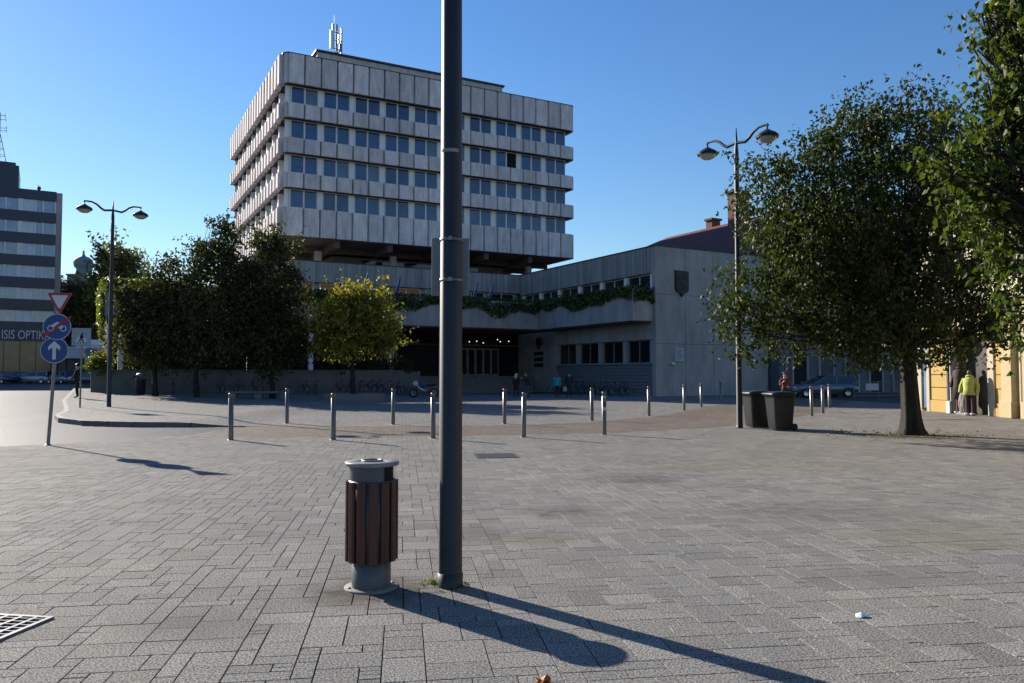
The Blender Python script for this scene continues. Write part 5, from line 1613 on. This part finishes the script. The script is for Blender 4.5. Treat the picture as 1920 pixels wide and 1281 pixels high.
def bicycles():
    fr = [M("bike_frame_dark", (.02, .025, .03), .4), M("bike_frame_blue", (.03, .06, .14), .4), M("bike_frame_silver", (.25, .25, .26), .35, metal=.5), M("bike_frame_red", (.14, .02, .02), .4)]
    def make(mt):
        t = thing("bicycle", "x", "bicycle")
        for sx in (-.52, .52):
            b = MB(); b.ring((0, 0, 0), (0, 1, 0), .32, .022, 22, 6)
            w = b.build("wheel", RUBBER, t, (sx, 0, .34))
            b = MB(); b.ring((0, 0, 0), (0, 1, 0), .295, .010, 22, 4)
            for k in range(9): b.tube([(0, 0, 0), (.295 * cos(k * .698), 0, .295 * sin(k * .698))], .003, 3, caps=False)
            b.tube([(0, -.04, 0), (0, .04, 0)], .025, 6); b.build("rim", CHROME, w)
        b = MB()
        bb, seat, head, rear, front = (-.08, 0, .30), (-.2, 0, .80), (.36, 0, .80), (-.52, 0, .34), (.52, 0, .34)
        for a, c, r in ((bb, seat, .017), (seat, (.345, 0, .74), .016), (bb, (.365, 0, .68), .018), (bb, rear, .012), (seat, rear, .010), (head, front, .014), ((.33, 0, .95), head, .014), (seat, (-.22, 0, .92), .013)):
            b.tube([a, c], r, 6)
        b.build("frame", mt, t)
        b = MB(); b.tube([(.22, -.28, .97), (.34, -.22, 1.0), (.35, 0, .97), (.34, .22, 1.0), (.22, .28, .97)], .014, 6); b.build("handlebar", GALV, t)
        b = MB(); b.ball((-.25, 0, .94), (.14, .075, .035), 10, 6); b.build("saddle", BLACK, t)
        b = MB(); b.ring((0, 0, 0), (0, 1, 0), .09, .012, 14, 4); b.tube([(0, -.08, 0), (.1, -.08, -.12)], .01, 5); b.tube([(0, .08, 0), (-.1, .08, .12)], .01, 5); b.build("crank", DARKSTEEL, t, (-.08, 0, .30))
        return t
    protos = [make(m) for m in fr]
    used = [False] * 4
    ordn = "first second third fourth fifth sixth seventh eighth ninth tenth eleventh twelfth thirteenth fourteenth fifteenth sixteenth seventeenth eighteenth".split()
    def place(i, loc, rz, label, group):
        if not used[i]: o = protos[i]; used[i] = True
        else: o = copy_tree(protos[i])
        o.location = loc; o.rotation_euler = (R(random.uniform(3, 8)), 0, rz)
        o["label"] = label; o["group"] = group
    rnd = random.Random(4)
    for k in range(10):                                       # rack under the wing windows
        y = -17.0 + k * 1.05
        p = LW(-.95 + rnd.uniform(-.15, .15), y, 0.0)
        place(rnd.choice((0, 0, 1, 2, 3)), p, TH + R(rnd.uniform(5, 40)), "%s bicycle from the right parked under the ground floor windows of the wing" % ordn[k], "bicycles under the wing windows")
    for k in range(18):                                       # along the terrace wall
        x = -30.0 + [0, 1.3, 2.9, 4.0, 5.2, 6.3, 7.4, 8.5, 9.3, 11.0, 11.8, 12.6, 13.3, 14.0, 14.7, 15.4, 16.1, 16.8][k]
        p = LW(x, -7.1 + rnd.uniform(-.2, .2), 0); p = (p[0], p[1], surf(p[0], p[1]))
        place(rnd.choice((0, 1, 1, 2, 3)), p, TH + R(rnd.choice((75, 100, 110)) + rnd.uniform(-10, 10)), "%s bicycle from the left leaning at the terrace wall behind the trees" % ordn[k], "bicycles along the terrace wall")
    for i in range(4):
        if not used[i]:
            for o in [c for c in protos[i].children_recursive] + [protos[i]]: bpy.data.objects.remove(o)
bicycles()

# ------------------------------------------------------------------ people
SKIN = M("skin", (0.42, 0.26, 0.19), .55, var=.05)
SHOE = M("dark_shoe", (.02, .02, .02), .6)
def person(label, loc, rz, top, legs, hair_col, h=1.72, pose=None, coat=None, hair="short", long_coat=False, bag=None, shoe=SHOE, group=None):
    """faces -y; one skinned body, hair and coat as children"""
    J = dict(pel=(0, 0, .95), wai=(0, .01, 1.08), che=(0, .01, 1.28), nec=(0, .01, 1.44), chin=(0, -.01, 1.53), head=(0, -.01, 1.62), crn=(0, .0, 1.70), nose=(0, -.105, 1.61),
             hl=(-.09, 0, .92), kl=(-.1, -.02, .5), al=(-.1, .03, .09), tl=(-.115, -.14, .04), hr=(.09, 0, .92), kr=(.1, -.02, .5), ar=(.1, .03, .09), tr=(.115, -.14, .04),
             sl=(-.17, .01, 1.40), el=(-.23, .04, 1.13), wl=(-.24, -.04, .89), pl=(-.24, -.06, .82), sr=(.17, .01, 1.40), er=(.23, .04, 1.13), wr=(.24, -.04, .89), pr=(.24, -.06, .82))
    if pose: J.update(pose)
    RD = dict(pel=.135, wai=.12, che=.14, nec=.055, chin=.07, head=.092, crn=.07, nose=.014, hl=.095, kl=.06, al=.042, tl=.034, hr=.095, kr=.06, ar=.042, tr=.034,
              sl=.065, el=.045, wl=.030, pl=.033, sr=.065, er=.045, wr=.030, pr=.033)
    E = [("pel", "wai"), ("wai", "che"), ("che", "nec"), ("nec", "chin"), ("chin", "head"), ("head", "crn"), ("head", "nose"),
         ("pel", "hl"), ("hl", "kl"), ("kl", "al"), ("al", "tl"), ("pel", "hr"), ("hr", "kr"), ("kr", "ar"), ("ar", "tr"),
         ("che", "sl"), ("sl", "el"), ("el", "wl"), ("wl", "pl"), ("che", "sr"), ("sr", "er"), ("er", "wr"), ("wr", "pr")]
    s = h / 1.74
    for sd in ("l", "r"):                                    # five short fingers
        p = Vector(J["p" + sd]); w = Vector(J["w" + sd]); d = (p - w).normalized()
        side = Vector((0, 1, 0)) if abs(d.y) < .8 else Vector((0, 0, 1))
        for k, (off, ln) in enumerate(((-.03, .055), (-.015, .07), (.0, .078), (.015, .07), (.03, .05))):
            nm = "f%s%d" % (sd, k)
            J[nm] = tuple(p + d * ln * (1 if k else .5) + side * off * (1 if k else 1.5)); RD[nm] = .008
            E.append(("p" + sd, nm))
    keys = list(J)
    me = bpy.data.meshes.new("person")
    me.from_pydata([tuple(Vector(J[k]) * s) for k in keys], [(keys.index(a), keys.index(b)) for a, b in E], [])
    o = put("person", me, None, loc, rz)
    sk = o.modifiers.new("skin", 'SKIN'); ss = o.modifiers.new("sub", 'SUBSURF'); ss.levels = 1; ss.render_levels = 1
    if not me.skin_vertices: me.skin_vertices.new()
    for i, k in enumerate(keys):
        d = me.skin_vertices[0].data[i]; d.radius = (RD[k] * s, RD[k] * s * (.8 if k in ("pel", "wai", "che") else 1)); d.use_root = (k == "pel")
    dg = bpy.context.evaluated_depsgraph_get(); dg.update()
    nm = bpy.data.meshes.new_from_object(o.evaluated_get(dg))
    o.modifiers.clear(); o.data = nm; bpy.data.meshes.remove(me); nm.name = "person"
    mats = [SKIN, M("top_cloth", top, .85, var=.2, scale=8), M("leg_cloth", legs, .85, var=.2, scale=8), shoe]
    nm.materials.clear()
    for m in mats: nm.materials.append(m)
    seg = [(Vector(J[a]) * s, Vector(J[b]) * s, (0 if a in ("nec", "chin", "head") or a[0] == "p" and a in ("pl", "pr") or b in ("pl", "pr") else 3 if b in ("tl", "tr") else 2 if b in ("hl", "hr", "kl", "kr", "al", "ar") else 1)) for a, b in E]
    for p in nm.polygons:
        c = p.center; best, bm = 9, 1
        for a, b, m in seg:
            ab = b - a; t = max(0, min(1, (c - a).dot(ab) / max(1e-6, ab.dot(ab)))); dd = (c - (a + ab * t)).length
            if dd < best: best, bm = dd, m
        p.material_index = bm; p.use_smooth = True
    tag(o, label, "person", group)
    hm = M("hair", hair_col, .55, var=.25, scale=20)
    hc = Vector(J["head"]) * s
    b = MB(); n, m = 14, 8; vs_ = []
    for i in range(m + 1):
        ph = pi / 2 - (pi * (.62 if hair == "short" else .66)) * i / m
        for k in range(n):
            th = 2 * pi * k / n
            front = max(0, -sin(th))
            r = .112 * (1 + .03 * sin(5 * th + i))
            z = max(sin(ph), -.35 + 1.0 * front) if front > .3 else sin(ph)
            vs_.append((hc.x + r * s * cos(ph) * cos(th) * .95, hc.y + .012 + r * s * cos(ph) * sin(th), hc.z + .012 + r * s * z))
    b.add(vs_, [(i * n + k, i * n + (k + 1) % n, (i + 1) * n + (k + 1) % n, (i + 1) * n + k) for i in range(m) for k in range(n)], 0, True)
    if hair == "long":
        b.tube([(hc.x, hc.y + .06, hc.z), (hc.x, hc.y + .09, hc.z - .12), (hc.x, hc.y + .09, hc.z - .28)], [.1, .1, .05], 10)
    b.build("hair", hm, o)
    if coat:
        b = MB(); n = 16; vs_ = []
        che, pel, nec = Vector(J["che"]) * s, Vector(J["pel"]) * s, Vector(J["nec"]) * s
        hem = pel + Vector((0, 0, -.42 if long_coat else -.12)) * s
        rings = [(nec + Vector((0, 0, -.01)), .075, .07), (nec.lerp(che, .45), .185, .125), (che, .20, .15), (che.lerp(pel, .6), .185, .145), (pel, .205, .165), (hem, .225 if long_coat else .215, .185 if long_coat else .17)]
        for c, rx, ry in rings:
            for k in range(n): vs_.append((c.x + rx * s * cos(2 * pi * k / n), c.y + ry * s * sin(2 * pi * k / n), c.z))
        b.add(vs_, [(i * n + k, i * n + (k + 1) % n, (i + 1) * n + (k + 1) % n, (i + 1) * n + k) for i in range(len(rings) - 1) for k in range(n)], 0, True)
        for sd in ("l", "r"):
            b.tube([Vector(J["s" + sd]) * s, Vector(J["e" + sd]) * s, Vector(J["w" + sd]) * s], [.085 * s, .065 * s, .048 * s], 10)
        b.build("jacket", M("jacket_cloth", coat, .85, var=.2, scale=8), o)
    if bag:
        kind, col = bag
        hnd = o.matrix_basis @ (Vector(J["pr"]) * s)
        bb = MB()
        bb.box(-.17, -.06, -.42, .17, .06, -.10, bev=.03); bb.tube([(-.1, 0, -.1), (-.06, 0, .0), (.06, 0, .0), (.1, 0, -.1)], .012, 6)
        tag(bb.build("bag", M("bag_cloth", col, .7, var=.1), None, hnd, rz), kind, "bag")
    return o

def people():
    def at(px, Y, z=0): return ((px - 960) / FPX * Y, Y, z)
    person("person with blond hair in a long black coat near the entrance steps", at(968, 53), R(150), (.02, .02, .025), (.015, .015, .02), (.55, .46, .30), 1.62, coat=(.014, .014, .018), hair="long", long_coat=True,
           pose=dict(kl=(-.1, -.12, .5), al=(-.1, .0, .09), tl=(-.11, -.16, .04), kr=(.1, .02, .5), ar=(.1, .2, .12), tr=(.11, .06, .03)))
    person("person in dark jacket and jeans leaning forward with one arm held out", at(991, 52), R(-60), (.02, .022, .022), (.05, .07, .12), (.03, .025, .02), 1.76, coat=(.022, .024, .024),
           pose=dict(che=(0, -.10, 1.26), nec=(0, -.16, 1.40), chin=(0, -.21, 1.47), head=(0, -.24, 1.55), crn=(0, -.25, 1.63), nose=(0, -.34, 1.52), wai=(0, -.02, 1.08),
                     sl=(-.17, -.14, 1.36), el=(-.2, -.1, 1.08), wl=(-.16, .14, .95), pl=(-.15, .2, .93), sr=(.17, -.14, 1.36), er=(.2, -.36, 1.2), wr=(.14, -.56, 1.26), pr=(.13, -.63, 1.28),
                     kl=(-.1, -.1, .5), al=(-.1, .1, .09), tl=(-.11, -.06, .04), kr=(.1, -.16, .52), ar=(.1, -.2, .09), tr=(.11, -.36, .04)))
    person("person in a bright turquoise jacket and dark skirt walking", at(1044, 52.5), R(165), (.02, .30, .38), (.02, .015, .015), (.10, .06, .04), 1.66, coat=(.015, .27, .36), hair="long",
           pose=dict(kl=(-.08, -.16, .5), al=(-.08, -.05, .09), tl=(-.09, -.2, .04), kr=(.08, .0, .52), ar=(.08, .22, .16), tr=(.09, .1, .04)))
    person("person in dark clothes with a white carrier bag beside the turquoise jacket", at(1067, 52.8), R(175), (.02, .022, .03), (.015, .018, .03), (.02, .018, .015), 1.72, coat=(.02, .022, .03),
           bag=("white carrier bag held by the person in dark clothes", (.34, .36, .42)))
    x, y, z = at(146, 41, 0); 
    person("person in black with dark hair standing beside the crossing sign", (x, y, surf(x, y)), R(-75), (.012, .012, .014), (.012, .013, .018), (.015, .012, .01), 1.8, coat=(.013, .013, .015), long_coat=False,
           pose=dict(el=(-.2, -.06, 1.13), wl=(-.12, -.26, 1.0), pl=(-.1, -.33, 1.0), er=(.2, -.06, 1.13), wr=(.12, -.24, .98), pr=(.1, -.31, .98)))
    person("person with brown hair in a maroon top standing behind the wheelie bins", at(1471, 33.5), R(-20), (.14, .035, .025), (.02, .02, .03), (.05, .03, .02), 1.66, hair="short",
           pose=dict(el=(-.22, -.1, 1.13), wl=(-.08, -.24, 1.25), pl=(-.04, -.27, 1.31), er=(.22, -.06, 1.12), wr=(.16, -.24, 1.05), pr=(.13, -.3, 1.07)))
people()
